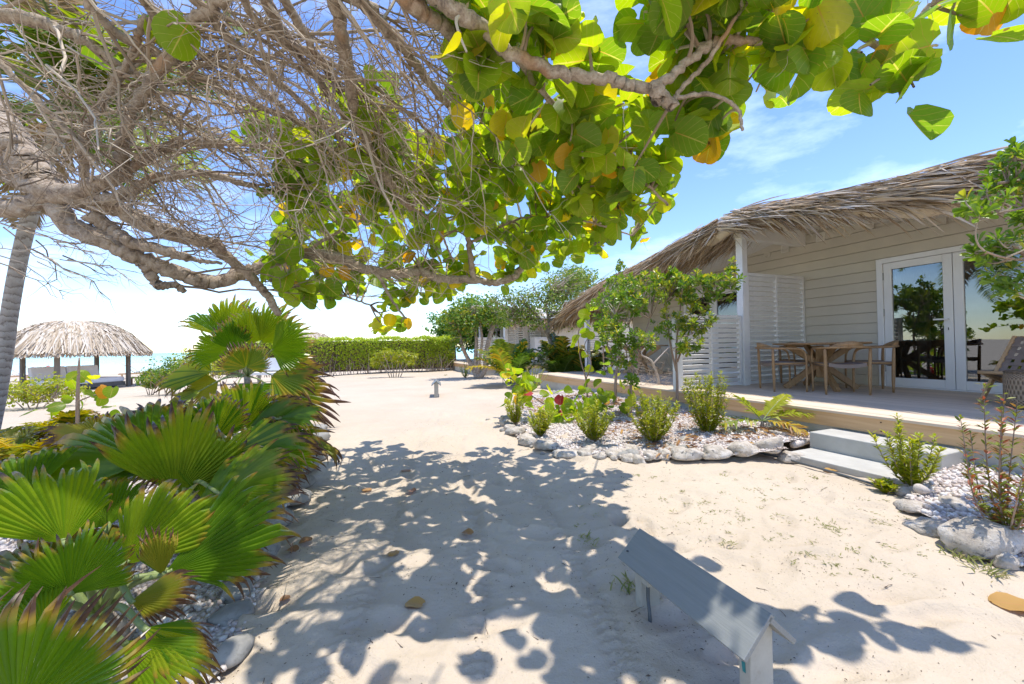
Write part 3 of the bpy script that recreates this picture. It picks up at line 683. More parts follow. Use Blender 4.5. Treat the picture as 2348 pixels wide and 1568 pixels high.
        V = [rp_(6.17, 0.0, -0.15), rp_(6.217, 0.0, -0.15), rp_(6.217, 5.7, -0.15), rp_(6.17, 5.7, -0.15), rp_(6.17, 0, 0.1), rp_(6.217, 0, 0.1), rp_(6.217, 5.7, 0.1), rp_(6.17, 5.7, 0.1)]
        C.add('barge_board', MB().raw(V, F if sgn < 0 else F[:, ::-1]), M['cream'], r_)
    C.add('ridge_beam', MB().box((6.5, AR - 0.07, 3.075), (8.285, AR + 0.07, 3.37)), M['cream'], rf, bev=0.005)
    C.add('post', MB().box((6.535, AR - 0.065, 0.431), (6.665, AR + 0.065, 3.16)).box((6.515, AR - 0.085, 3.08), (6.685, AR + 0.085, 3.20)), M['white'], bev=0.005)
    for aa in (A0 + 0.5, A1 - 0.5):
        C.add('post', MB().box((6.24, aa - 0.06, 0.431), (6.36, aa + 0.06, 2.54)), M['white'], bev=0.005)
    # vents on the gable
    for (aa, zz) in ((AR + 0.33, 3.03), (AR - 0.34, 3.09)):
        v = MB().box((8.262, aa - 0.075, zz), (8.292, aa - 0.058, zz + 0.16)).box((8.262, aa + 0.058, zz), (8.292, aa + 0.075, zz + 0.16)).box((8.262, aa - 0.058, zz), (8.292, aa + 0.058, zz + 0.02)).box((8.262, aa - 0.058, zz + 0.14), (8.292, aa + 0.058, zz + 0.16))
        for j in range(5): v.box((8.268, aa - 0.058, zz + 0.03 + j * 0.022), (8.292, aa + 0.058, zz + 0.041 + j * 0.022))
        C.add('vent', v, M['cream'])
    for (aa, zz) in ((AR + 0.72, 3.06), (AR - 0.78, 3.14)):
        cap = MB().lathe([(0.001, 0.012), (0.04, 0.012), (0.045, 0.02), (0.075, 0.02), (0.08, 0.0)], 28)
        cap.V[0] = cap.V[0] @ roty(-PI / 2).T + np.array([8.292, aa, zz])
        C.add('vent_cap', cap, M['siding'])
    # thatch: dry palm strips laid down the slopes and rolled over the verge
    at = np.array([-5.9, -4.7, -3.4, -2.0, -1.1, -0.3, 0.35, 1.2, 1.9, 2.5, 2.95, 3.25, 5.6])[::1]
    tt = np.array([2.16, 2.58, 2.90, 3.03, 3.21, 3.36, 3.45, 3.29, 3.20, 3.13, 3.10, 3.06, 2.78])
    tb = np.array([1.80, 1.95, 2.32, 2.52, 2.82, 2.94, 3.09, 2.93, 2.77, 2.55, 2.48, 2.44, 2.2])
    topz = lambda u: np.interp(u, at, tt); botz = lambda u: np.interp(u, at, tb)     # u = AR - a
    N = 21000 if hero else 4500
    u = rng.uniform(-5.9, 5.6, N); q = rng.random(N)
    sgn = np.where(u > 0, 1.0, -1.0)
    bb = 6.12 + np.abs(rng.normal(0, 0.10, N)) * np.where(rng.random(N) < 0.5, -0.6, 1) + (rng.random(N) < 0.45) * rng.uniform(0, 1.3, N)
    thick = topz(u) - botz(u)
    zc = np.where(bb < 6.3, botz(u) + thick * (0.42 + 0.60 * q ** 0.8), topz(u) - 0.06 * rng.random(N))
    flare = rng.random(N)
    loose = rng.random(N) < 0.17
    L = rng.uniform(0.3, 0.8, N) * np.where(loose, 0.8, 1)
    dirv = np.zeros((N, 3)); dirv[:, 1] = -sgn                     # house axes: x=b, y=a ; u>0 means smaller a
    slope = 0.17 + 0.14 * (np.abs(u) > 4.6) + np.where(u < 0, 0.10, 0.0)
    dirv[:, 2] = -slope + rng.normal(0, 0.10, N) - loose * rng.uniform(0.05, 0.7, N)
    dirv[:, 0] = rng.normal(0, 0.16, N) - 0.06
    dirv = unit(dirv)
    st = np.stack([bb, AR - u, zc], -1)
    K = 4; tpar = np.linspace(0, 1, K)
    droop = (0.10 + 0.25 * flare * loose)[:, None] * (tpar ** 2)[None] * L[:, None]
    ctr = st[:, None] + dirv[:, None] * (tpar[None, :, None] * L[:, None, None]); ctr[..., 2] -= droop
    # keep the strands from burying the barge board
    wid = rng.uniform(0.004, 0.0165, N)[:, None] * np.array([0.7, 1.0, 0.85, 0.15])[None]
    side = unit(np.cross(dirv, rng.normal(size=(N, 3)) * 0.6 + np.array([-0.8, 0, 0.6])))
    V = np.stack([ctr - side[:, None] * wid[..., None], ctr + side[:, None] * wid[..., None]], 2)      # N,K,2,3
    id_ = np.arange(N * K * 2).reshape(N, K, 2)
    F = np.stack([id_[:, :-1, 0], id_[:, :-1, 1], id_[:, 1:, 1], id_[:, 1:, 0]], -1).reshape(-1, 4)
    lp = np.zeros((N, K, 2, 3)); lp[..., 2] = np.where(u > -0.2, rng.random(N), rng.random(N) * 0.98)[:, None, None]
    left = u < -0.9
    sel = lambda msk: (V[msk].reshape(-1, 3), lp[msk].reshape(-1, 3), int(msk.sum()))
    for msk, mt in ((~left, M['thatch']), (left, M['thatch_gold'])):
        Vv, lv, n = sel(msk); id_ = np.arange(n * K * 2).reshape(n, K, 2)
        F = np.stack([id_[:, :-1, 0], id_[:, :-1, 1], id_[:, 1:, 1], id_[:, 1:, 0]], -1).reshape(-1, 4)
        C.add('thatch', MB().raw(Vv, F, lv), mt, rf, kind='stuff')
    # body of the thatch roll under the loose strips
    uu = np.linspace(-5.85, 5.6, 90); prof = []
    ring = np.linspace(0, 2 * PI, 13)[:-1]
    zt_, zb_ = topz(uu) - 0.03, botz(uu) + 0.10
    cz = (zt_ + zb_) / 2; hz = np.maximum((zt_ - zb_) / 2, 0.05)
    V = np.stack([np.stack([6.24 + 0.10 * np.cos(r) + 0 * uu, AR - uu, cz + hz * np.sin(r) + 0.02 * rng.normal(size=len(uu))], -1) for r in ring], 1)
    id_ = np.arange(V.shape[0] * 12).reshape(-1, 12)
    F = np.stack([id_[:-1], np.roll(id_[:-1], -1, 1), np.roll(id_[1:], -1, 1), id_[1:]], -1).reshape(-1, 4)
    C.add('thatch_roll', MB().raw(V.reshape(-1, 3), F), M['thatch_gold'], rf, smooth=True)
    # thatch skirt over the far and near eaves, hanging down
    for sgn2, uu0 in ((1, A1 + 0.45), (-1, A0 - 0.35)):
        N2 = 1700 if hero else 900
        b2 = rng.uniform(6.1, 9.5, N2); L2 = rng.uniform(0.35, 0.75, N2)
        s0 = np.stack([b2, uu0 - sgn2 * rng.uniform(0.0, 0.45, N2), 2.46 + rng.uniform(-0.1, 0.14, N2)], -1)
        dv = unit(np.stack([rng.normal(0, 0.12, N2) - 0.10, sgn2 * rng.uniform(0.25, 0.9, N2), -rng.uniform(0.5, 1.2, N2)], -1))
        e0 = s0 + dv * L2[:, None]; sd = unit(np.cross(dv, rng.normal(size=(N2, 3)))) * rng.uniform(0.008, 0.02, N2)[:, None]
        V = np.stack([s0 - sd, s0 + sd, e0 + sd * 0.3, e0 - sd * 0.3], 1); lp = np.zeros((N2, 4, 3)); lp[..., 2] = rng.random(N2)[:, None] * 0.8
        C.add('thatch', MB().raw(V.reshape(-1, 3), np.arange(N2 * 4).reshape(-1, 4), lp.reshape(-1, 3)), M['thatch_gold'], rf, kind='stuff')
    return T, C

def screen(name, label, a, segs, hero=True):
    """louvred screen standing across the deck: segs = (b0, b1, top z, rows)"""
    T = Thing(name, label, 'screen', (segs[0][0], a, 0.43), True, group='white louvre screens')
    for (b0, b1, zt, rows) in segs:
        w = 0.055; zb = 0.45; mid = (b0 + b1) / 2
        fm = MB()
        for x0, x1 in ((b0, b0 + w), (mid - 0.016, mid + 0.016), (b1 - w, b1)): fm.box((x0, a - 0.03, zb), (x1, a + 0.03, zt))
        for z0, z1 in ((zb - 0.001, zb + 0.05), (zt - 0.05, zt + 0.001)): fm.box((b0 + w, a - 0.029, z0), (mid - 0.016, a + 0.029, z1)).box((mid + 0.016, a - 0.029, z0), (b1 - w, a + 0.029, z1))
        T.add('frame', fm, M['white'], bev=0.003)
        Lb = mid - 0.016 - b0 - w
        sp_ = (zt - zb - 0.1) / rows
        me = MB().box((0.001, -0.042, -0.006), (Lb - 0.001, 0.042, 0.006), rotx(math.radians(-50))).mesh('slat')
        for k in range(rows):
            for x0 in (b0 + w, mid + 0.016):
                T.inst('slat', me, M['white'], (x0 - T.base[0], 0, zb + 0.05 + (k + 0.5) * sp_ - T.base[2]))
    return T

cottage(0.0, 'beige weatherboard cottage with thatched gable and glass doors', True, 1)
T = screen('louvre_screen', 'white louvre privacy screen dividing the two terraces of the near cottage', 5.2, [(6.68, 8.27, 2.47, 21), (5.08, 6.52, 1.69, 13)])
T.add('end_post', MB().box((4.985, 5.155, 0.431), (5.075, 5.245, 1.70)), M['white'], bev=0.005)
cottage(15.9, 'far cottage half hidden by the trees with thatched roof', False, 1)
T = screen('louvre_screen', 'white louvre screen at the end of the far cottage terrace behind the palms', 16.9, [(5.1, 6.38, 1.62, 11), (6.52, 7.4, 2.45, 19), (7.55, 8.27, 2.1, 15)])
T.add('post', MB().box((6.39, 16.84, 0.431), (6.51, 16.96, 3.0)), M['white']); T.add('post', MB().box((7.41, 16.84, 0.431), (7.54, 16.96, 2.9)), M['white'])
T = Thing('storage_cabinet', 'small white louvred cabinet beside the far cottage screen', 'cabinet', (7.8, 16.3, 0.0), True)
T.add('body', MB().box((7.5, 16.0, 0.9), (8.25, 16.5, 1.6)), M['white'], bev=0.01)
for lx in (7.52, 8.17):
    for ly in (16.02, 16.42): T.add('leg', MB().box((lx, ly, 0.0), (lx + 0.06, ly + 0.06, 0.9)), M['white'])
me = MB().box((0.0, -0.02, -0.005), (0.68, 0.02, 0.005), rotx(-0.8)).mesh('slat')
for k in range(8): T.inst('slat', me, M['white'], (-0.265, -0.31, 0.96 + k * 0.08))

# concrete steps
T = Thing('concrete_steps', 'pale concrete steps up to the timber deck', 'steps', (4.5, 2.3, 0), True)
T.add('upper_step', MB().box((4.56, 1.80, -0.02), (4.962, 2.84, 0.232)), M['step'], bev=0.008)
T.add('lower_step', MB().box((4.12, 1.74, -0.05), (4.558, 2.82, 0.065)), M['step'], bev=0.008)
pts = [H(3.0, 4.02, 0.03), H(2.7, 4.04, 0.025), H(2.3, 4.0, 0.025), H(1.9, 3.92, 0.03), H(1.66, 3.84, 0.03)]
single('garden_hose', MB().tubes(spline(pts, 30), 0.011, 8), M['cable'], 'dark hose lying along the front of the lower step', 'hose', pts[2])

# ------------------------------------------------------------------ furniture on the decks
def copy_tree(root, base_pt, rz, label, group=None):
    r = root.copy(); COL.objects.link(r); r.location = base_pt; r.rotation_euler = (0, 0, rz); r['label'] = label
    if group: r['group'] = group
    for ch in list(root.children):
        c = ch.copy(); COL.objects.link(c); c.parent = r
        for g in ch.children:
            d = g.copy(); COL.objects.link(d); d.parent = c
    return r
def make_chair(mt, label):
    """armchair facing +y with a bent top rail running into the front legs"""
    T = Thing('dining_chair', label, 'chair', (0, 0, 0), rotz=0.0, group='dining armchairs on the decks')
    for s in (-1, 1):
        T.add('leg', MB().tubes(spline([[s * 0.26, -0.20, 0], [s * 0.262, -0.205, 0.3], [s * 0.268, -0.215, 0.655]], 8), np.array([[0.0135, 0.017, 0.02, 0.022, 0.022, 0.021, 0.02, 0.017]]), 10), M[mt], smooth=True)
        arm = spline([[s * 0.262, 0.25, 0], [s * 0.265, 0.25, 0.3], [s * 0.272, 0.24, 0.55], [s * 0.285, 0.17, 0.648], [s * 0.30, 0.02, 0.665], [s * 0.285, -0.17, 0.672], [s * 0.19, -0.275, 0.678], [0, -0.315, 0.68]], 30)
        T.add('leg', MB().tubes(arm, np.linspace(0.014, 0.0175, 30)[None], 10), M[mt], smooth=True)
    # arched backrest above the rail
    n = 17; V = []; F = []
    for i in range(n):
        t = i / (n - 1) * 2 - 1; x = t * 0.2; y = -0.312 + 0.11 * t * t; h = 0.075 * (1 - t * t) ** 0.8 + 0.002
        V += [[x, y - 0.012, 0.672], [x, y + 0.016, 0.672], [x, y + 0.005, 0.688 + h], [x, y - 0.018, 0.688 + h]]
    for i in range(n - 1):
        for j in range(4): F.append([i * 4 + j, i * 4 + (j + 1) % 4, i * 4 + 4 + (j + 1) % 4, i * 4 + 4 + j])
    T.add('backrest', MB().raw(V, F), M[mt], smooth=True)
    fr = MB().tubes([[-0.262, -0.2, 0.42], [0.262, -0.2, 0.42]], 0.013, 8).tubes([[-0.262, 0.24, 0.43], [0.262, 0.24, 0.43]], 0.013, 8).tubes([[-0.262, -0.2, 0.43], [-0.262, 0.24, 0.44]], 0.013, 8).tubes([[0.262, -0.2, 0.43], [0.262, 0.24, 0.44]], 0.013, 8)
    T.add('seat_frame', fr, M[mt], smooth=True)
    V = []; F = []; nx_, ny_ = 11, 11
    for lay in (0, 1):
        for j in range(ny_):
            for i in range(nx_):
                u = i / (nx_ - 1) * 2 - 1; v = j / (ny_ - 1) * 2 - 1
                V.append([u * 0.225, 0.02 + v * 0.235, 0.455 - 0.028 * (1 - u * u) + 0.002 * ((i + j) % 2) - lay * (0.05 if abs(v) > 0.99 or abs(u) > 0.99 else 0.012)])
    for j in range(ny_ - 1):
        for i in range(nx_ - 1):
            a = j * nx_ + i; F += [[a, a + 1, a + nx_ + 1, a + nx_], [121 + a, 121 + a + nx_, 121 + a + nx_ + 1, 121 + a + 1]]
    for i in range(nx_ - 1):
        for r0 in (i, (ny_ - 1) * nx_ + i): F.append([r0, 121 + r0, 121 + r0 + 1, r0 + 1])
        for c0 in (i * nx_, i * nx_ + nx_ - 1): F.append([c0, c0 + nx_, 121 + c0 + nx_, 121 + c0])
    T.add('seat', MB().raw(V, F), M['strap'])
    return T
def make_table(mt, label, a, b, rot):
    T = Thing('round_table', label, 'table', H(a, b, 0.431), rotz=YAW + rot)
    T.add('table_top', MB().lathe([(0.001, 0.715), (0.6, 0.715), (0.64, 0.722), (0.65, 0.735), (0.64, 0.75), (0.001, 0.75)], 56), M[mt], smooth=False)
    T.add('column', MB().box((-0.055, -0.055, 0.18), (0.055, 0.055, 0.7)), M[mt], bev=0.01)
    for k in range(2):
        R = rotz(k * PI / 2 + 0.4)
        for s in (-1, 1):
            p0 = R @ np.array([s * 0.5, 0, 0.02]); p1 = R @ np.array([s * 0.03, 0, 0.40]); p2 = R @ np.array([s * 0.45, 0, 0.7])
            for nm, (q0, q1) in (('leg', (p0, p1)), ('brace', (p1, p2))):
                d = unit(q1 - q0); Fm = frames(d[None], np.array([[0, 0, 1.0]]))[0]; Ln = np.linalg.norm(q1 - q0)
                T.add(nm, MB().box((-0.032, -0.02, -0.045), (0.032, Ln + 0.02, 0.045), Fm, q0), M[mt], bev=0.006)
    return T
TC = (4.24, 7.12)
make_table('teak', 'round teak dining table in the corner of the near terrace', TC[0], TC[1], 0.55)
def chair_at(root, first, a, b, label, tc=TC, tw=0.0):
    d = H(tc[0] - a, tc[1] - b); rz = math.atan2(d[1], d[0]) - PI / 2 + tw
    p = H(a, b, 0.431)
    if first: root.location = p; root.rotation_euler = (0, 0, rz); root['label'] = label
    else: copy_tree(root, p, rz, label)
ch = make_chair('teak', 'teak armchair').root
chair_at(ch, True, 4.40, 6.40, 'leftmost teak armchair at the round table, nearest the white louvre post', tw=-0.35)
chair_at(ch, False, 3.70, 6.68, 'front teak armchair at the round table with its arched back to the yard')
chair_at(ch, False, 3.72, 7.45, 'right-hand teak armchair at the round table, beside the glass door', tw=0.1)
chair_at(ch, False, 4.82, 7.60, 'rear teak armchair half hidden behind the round table', tw=0.2)
# second terrace of the near cottage
make_table('teak_light', 'round table on the far terrace behind the shrubs', 8.6, 7.15, 0.2)
ch2 = make_chair('teak_light', 'pale armchair').root
chair_at(ch2, True, 9.25, 6.75, 'pale wood armchair on the far terrace beside the drying rack', (8.6, 7.15))
T = Thing('drying_rack', 'black wire drying rack leaning by the far terrace post', 'drying rack', H(9.6, 6.45, 0.431), rotz=YAW)
T.add('frame', MB().tubes(spline([[-0.3, 0, 1.0], [-0.33, 0.02, 0.5], [-0.3, 0.05, 0.03], [0, 0.06, 0.02], [0.3, 0.05, 0.03], [0.33, 0.02, 0.5], [0.3, 0, 1.0], [0, 0, 1.02], [-0.3, 0, 1.0]], 60), 0.009, 6), M['black'])
for k in range(9): T.add('wire', MB().tubes([[-0.32, 0.01, 0.55 + k * 0.05], [0.32, 0.01, 0.55 + k * 0.05]], 0.004, 5), M['black'])
# woven lounge chair at the right edge
base = H(2.07, 7.28, 0.431)
T = Thing('lounge_chair', 'low wooden lounge chair with woven brown straps at the right edge of the deck', 'lounge chair', base, rotz=math.radians(198))
# local: +x = front of seat, y = width
for s in (-1, 1):
    y = s * 0.29
    def bar(p0, p1, w, t):
        d = unit(np.subtract(p1, p0)); Fm = frames(d[None], np.array([[0, 1.0, 0.0]]))[0]
        return MB().box((-w, 0, -t), (w, np.linalg.norm(np.subtract(p1, p0)), t), Fm, p0)
    T.add('back_rail', bar([0.36, y, 0.0], [-0.42, y, 0.78], 0.028, 0.016), M['teak_light'], bev=0.006)
    T.add('seat_rail', bar([0.38, y * 0.88, 0.37], [-0.45, y * 0.88, 0.13], 0.024, 0.016), M['teak_light'], bev=0.006)
    T.add('rear_leg', bar([-0.62, y * 0.8, 0.0], [0.05, y * 0.8, 0.30], 0.024, 0.016), M['teak_light'], bev=0.006)
for (p, q) in (([0.38, -0.29, 0.37], [0.38, 0.29, 0.37]), ([-0.42, -0.29, 0.77], [-0.42, 0.29, 0.77])): T.add('cross_bar', MB().tubes([p, q], 0.02, 10), M['teak_light'], smooth=True)
def straps(o, u, v, nu, nv, w):
    """plain weave of flat straps between o, o+u, o+v"""
    o, u, v = map(np.array, (o, u, v)); n = unit(np.cross(u, v)); parts = []
    for fam, (p, q, k, kk) in enumerate(((u, v, nv, nu), (v, u, nu, nv))):
        for i in range(k):
            c = o + q * ((i + 0.5) / k); side = unit(q) * w / 2
            st = 4 * kk; V = []; F = []
            for j in range(st + 1):
                t = j / st; off = n * 0.004 * math.cos(PI * (t * kk - 0.5 + i + fam)) 
                V += [c + p * t - side + off, c + p * t + side + off]
            for j in range(st): F.append([2 * j, 2 * j + 1, 2 * j + 3, 2 * j + 2])
            parts.append(MB().raw(V, F))
    return parts
for pm in straps([0.03, -0.28, 0.345], [-0.44, 0, 0.44], [0, 0.56, 0], 6, 7, 0.052): 
    o = T.add('strap', pm, M['strap']); o.modifiers.new('t', 'SOLIDIFY').thickness = 0.003
for pm in straps([0.38, -0.255, 0.385], [-0.72, 0, -0.19], [0, 0.51, 0], 8, 7, 0.052):
    o = T.add('strap', pm, M['strap']); o.modifiers.new('t', 'SOLIDIFY').thickness = 0.003
p = H(1.92, 6.85, 0.431)
T = Thing('wicker_pouf', 'round wicker pouf on the deck in front of the lounge chair', 'pouf', p, rotz=0.0)
T.add('drum', MB().lathe([(0.001, 0.0), (0.2, 0.0), (0.232, 0.03), (0.24, 0.10), (0.24, 0.33), (0.232, 0.38), (0.21, 0.40), (0.001, 0.405)], 48), M['wicker'], smooth=True)
T.add('rim', MB().tubes([[0.225 * math.cos(t), 0.225 * math.sin(t), 0.395] for t in np.linspace(0, 2 * PI, 40)], 0.014, 8, cap=False), M['wicker'], smooth=True)

# ------------------------------------------------------------------ bollard lights
def bollard(label, base, rz, Lr=0.70, hr=0.335, near=True):
    """little roof of two boards on two posts; roof along local y"""
    T = Thing('path_light', label, 'path light', base, rotz=rz, group='grey roofed path lights')
    hw, dz, th = 0.118, 0.108, 0.018
    for s in (-1, 1):
        d = np.array([s * hw, 0, -dz]); Ln = np.linalg.norm(d); u = d / Ln; n = np.array([s * dz, 0, hw]) / Ln
        o = np.array([0, 0, hr]); e = -0.0 if s < 0 else th * 0.9
        V = []
        for y in (-Lr / 2, Lr / 2):
            for (k, t) in ((0 + (0.004 if s > 0 else -0.008), 0), (Ln, 0), (Ln, -th), (0 + (0.004 if s > 0 else -0.008), -th)): V.append(o + u * k + n * t + [0, y, 0])
        V = np.array(V); F = np.array([[0, 1, 2, 3], [7, 6, 5, 4], [0, 4, 5, 1], [1, 5, 6, 2], [2, 6, 7, 3], [3, 7, 4, 0]])
        T.add('roof_board', MB().raw(V, F if s < 0 else F[:, ::-1]), M['lamp'], bev=0.002)
    for s in (-1, 1):
        y0, y1 = (s * (Lr / 2 - 0.055) - 0.022, s * (Lr / 2 - 0.055) + 0.022)
        x = 0.05; zt = hr - th * 1.3
        V = []
        for y in (y0, y1): V += [[-x, y, -0.15], [x, y, -0.15], [x, y, zt - x * dz / hw - 0.004], [0, y, zt - 0.006], [-x, y, zt - x * dz / hw - 0.004]]
        T.add('post', MB().raw2(V, [[0, 2, 1], [0, 3, 2], [0, 4, 3], [5, 6, 7], [5, 7, 8], [5, 8, 9]], [[0, 1, 6, 5], [1, 2, 7, 6], [2, 3, 8, 7], [3, 4, 9, 8], [4, 0, 5, 9]]), M['lamp_post'], bev=0.003)
        T.add('gable_block', MB().box((-0.035, y0 + (0.046 if s < 0 else -0.02), hr - 0.1), (0.035, y1 + (0.02 if s < 0 else -0.046), hr - 0.06)), M['lamp_post'])
    if near:
        T.add('socket', MB().box((-0.052, Lr / 2 - 0.125, 0.14), (0.0, Lr / 2 - 0.079, 0.215)), M['lamp_post'], bev=0.004)
        so = T.add('socket_hole', MB().lathe([(0.016, 0.0), (0.016, 0.004), (0.011, 0.004), (0.011, 0.001), (0.001, 0.001)], 16), M['black']); so.location = (-0.0525, Lr / 2 - 0.1, 0.19); so.rotation_euler = (0, -PI / 2, 0)
        T.add('cable', MB().tubes(spline([[-0.03, Lr / 2 - 0.1, 0.145], [-0.036, Lr / 2 - 0.105, 0.08], [-0.05, Lr / 2 - 0.13, 0.04], [-0.055, Lr / 2 - 0.14, -0.03]], 14), 0.008, 8), M['cable'], smooth=True)
        V = [[-0.0515, -Lr / 2 + 0.05, 0.13], [-0.0515, -Lr / 2 + 0.062, 0.13], [-0.0515, -Lr / 2 + 0.066, 0.16], [-0.0515, -Lr / 2 + 0.052, 0.165]]
        T.add('paint_mark', MB().raw(V, [[0, 1, 2, 3]]), M['teal'])
        T.add('screw', MB().lathe([(0.006, 0), (0.006, 0.002), (0.001, 0.002)], 8, (-0.086, Lr / 2 - 0.03, hr - 0.072)), M['black'])
    return T
pn = np.array([0.806, 1.29]); pf = np.array([0.58, 1.905])
mid_ = (pn + pf) / 2; dv = pf - pn
bollard('grey wooden path light with peaked board roof in the right foreground', (mid_[0], mid_[1], float(gh(*mid_))), math.atan2(dv[1], dv[0]) - PI / 2, float(np.hypot(*dv)))
pb = G(1628 / 1.63613, 1490 / 1.63613)
bollard('small grey path light seen end on in the middle of the sandy path', (pb[0], pb[1] + 0.3, 0.0), math.atan2(1.0, -0.18) - PI / 2, 0.70, 0.40, False)

# ------------------------------------------------------------------ leaf templates: base at origin, midrib +y, face +z
def grid_leaf(prof, cols=(-1, -0.5, 0, 0.5, 1), cup=0.12, bend=0.1, lobes=0.0, wave=0.0):
    V = []; L = []; n = len(prof); k = len(cols)
    for j, (v, w) in enumerate(prof):
        for u in cols:
            V.append([u * w, v - lobes * abs(u) ** 2 * (1 - v) ** 3, cup * abs(u) ** 1.6 * w * 2 - bend * v * v + wave * math.sin(v * 9 + u * 3) * abs(u)]); L.append([u, v, 0])
    F = [[j * k + i, j * k + i + 1, (j + 1) * k + i + 1, (j + 1) * k + i] for j in range(n - 1) for i in range(k - 1)]
    return np.array(V), np.array(F), np.array(L, float)
GRAPE = [grid_leaf([(0.0, 0.17), (0.07, 0.36), (0.22, 0.50), (0.42, 0.555), (0.62, 0.535), (0.80, 0.44), (0.92, 0.29), (1.0, 0.09)], cup=c, bend=b_, lobes=0.16, wave=w_) for c, b_, w_ in ((0.10, 0.10, 0.015), (0.22, 0.04, 0.02), (-0.10, 0.16, 0.02), (0.30, 0.20, 0.03), (0.05, 0.32, 0.05), (0.42, -0.10, 0.05), (-0.22, 0.05, 0.06))]
SMALL = grid_leaf([(0, 0.02), (0.35, 0.24), (0.7, 0.22), (1.0, 0.02)], (-1, 0, 1), 0.2, 0.12)
OBOV = grid_leaf([(0, 0.03), (0.4, 0.10), (0.72, 0.20), (0.92, 0.19), (1.0, 0.07)], (-1, 0, 1), 0.3, 0.10)
DIAM = (np.array([[0, 0, 0], [0.28, 0.45, 0.05], [0, 1, -0.08], [-0.28, 0.45, 0.05]], float), np.array([[0, 1, 2, 3]]), np.array([[0, 0, 0], [1, .5, 0], [0, 1, 0], [-1, .5, 0]], float))
LANC = grid_leaf([(0, 0.02), (0.3, 0.12), (0.65, 0.11), (1.0, 0.01)], (-1, 0, 1), 0.25, 0.15)

# ------------------------------------------------------------------ fan palms
def fan_blade(Ln, span, nseg, r, droop=0.18, cup=0.25, fuse=0.67, curl=1.0, brown=0.0):
    """pleated costapalmate blade, hastula at the origin, axis +y, upper face +z"""
    half = span / 2; ang = np.linspace(-half, half, nseg); da = span / (nseg - 1)
    st = np.array([0.03, 0.2, 0.4, fuse, 0.76, 0.85, 0.93, 1.0]); K = len(st)
    w = np.array([1, 1, 1, 1, 0.88, 0.66, 0.38, 0.05])
    V = np.zeros((nseg, K, 3, 3)); lp = np.zeros((nseg, K, 3, 3))
    skew = r.uniform(-0.16, 0.16)
    Ls = Ln * (1 - 0.22 * (np.abs(ang) / half) ** 2.2 + skew * ang / half) * r.uniform(0.88, 1.05, nseg) * (1 + 0.05 * np.sin(ang * r.uniform(4, 9) + r.uniform(0, 6)))
    wv_a, wv_f, wv_p = r.uniform(0.01, 0.05), r.uniform(2, 5), r.uniform(0, 6)
    sr = r.random(nseg); jit = r.uniform(-0.05, 0.07, nseg) + brown + 0.05 * np.sin(ang * r.uniform(2, 6) + r.uniform(0, 6))
    tipd = r.uniform(0.2, 1.0, nseg) * curl * np.where(r.random(nseg) < 0.14, 2.4, 1.0); tw = r.normal(0, 0.05, nseg) * curl
    for k in range(K):
        rad = st[k] * Ls
        e = max(0, (st[k] - 0.72) / 0.28)
        ca = ang + tw * e
        for c in range(3):
            aa = ca + (c - 1) * da / 2 * w[k]
            x = rad * np.sin(aa); y = rad * np.cos(aa)
            hw = rad * da / 2 * w[k]
            z = (0.62 if c == 1 else -0.62) * hw
            z = z + cup * x * x / Ln + wv_a * Ln * np.sin(aa * wv_f + wv_p) * (rad / Ln) - droop * Ln * (rad / Ln) ** 2.2 - 0.30 * Ln * tipd * e ** 2
            shrink = 1 - 0.10 * tipd * e ** 2
            V[:, k, c] = np.stack([x * shrink, y * shrink, z], -1)
        lp[:, k, :, 0] = np.array([-1, 0, 1])[None]; lp[:, k, :, 1] = (st[k] + jit * (0.4 + 0.6 * st[k]))[:, None]; lp[:, k, :, 2] = (0.25 * sr)[:, None]
    id_ = np.arange(nseg * K * 3).reshape(nseg, K, 3); F = []
    for c in range(2): F.append(np.stack([id_[:, :-1, c], id_[:, :-1, c + 1], id_[:, 1:, c + 1], id_[:, 1:, c]], -1).reshape(-1, 4))
    return V.reshape(-1, 3), np.vstack(F), lp.reshape(-1, 3)
CAMP = np.array([0, 0, EYE])
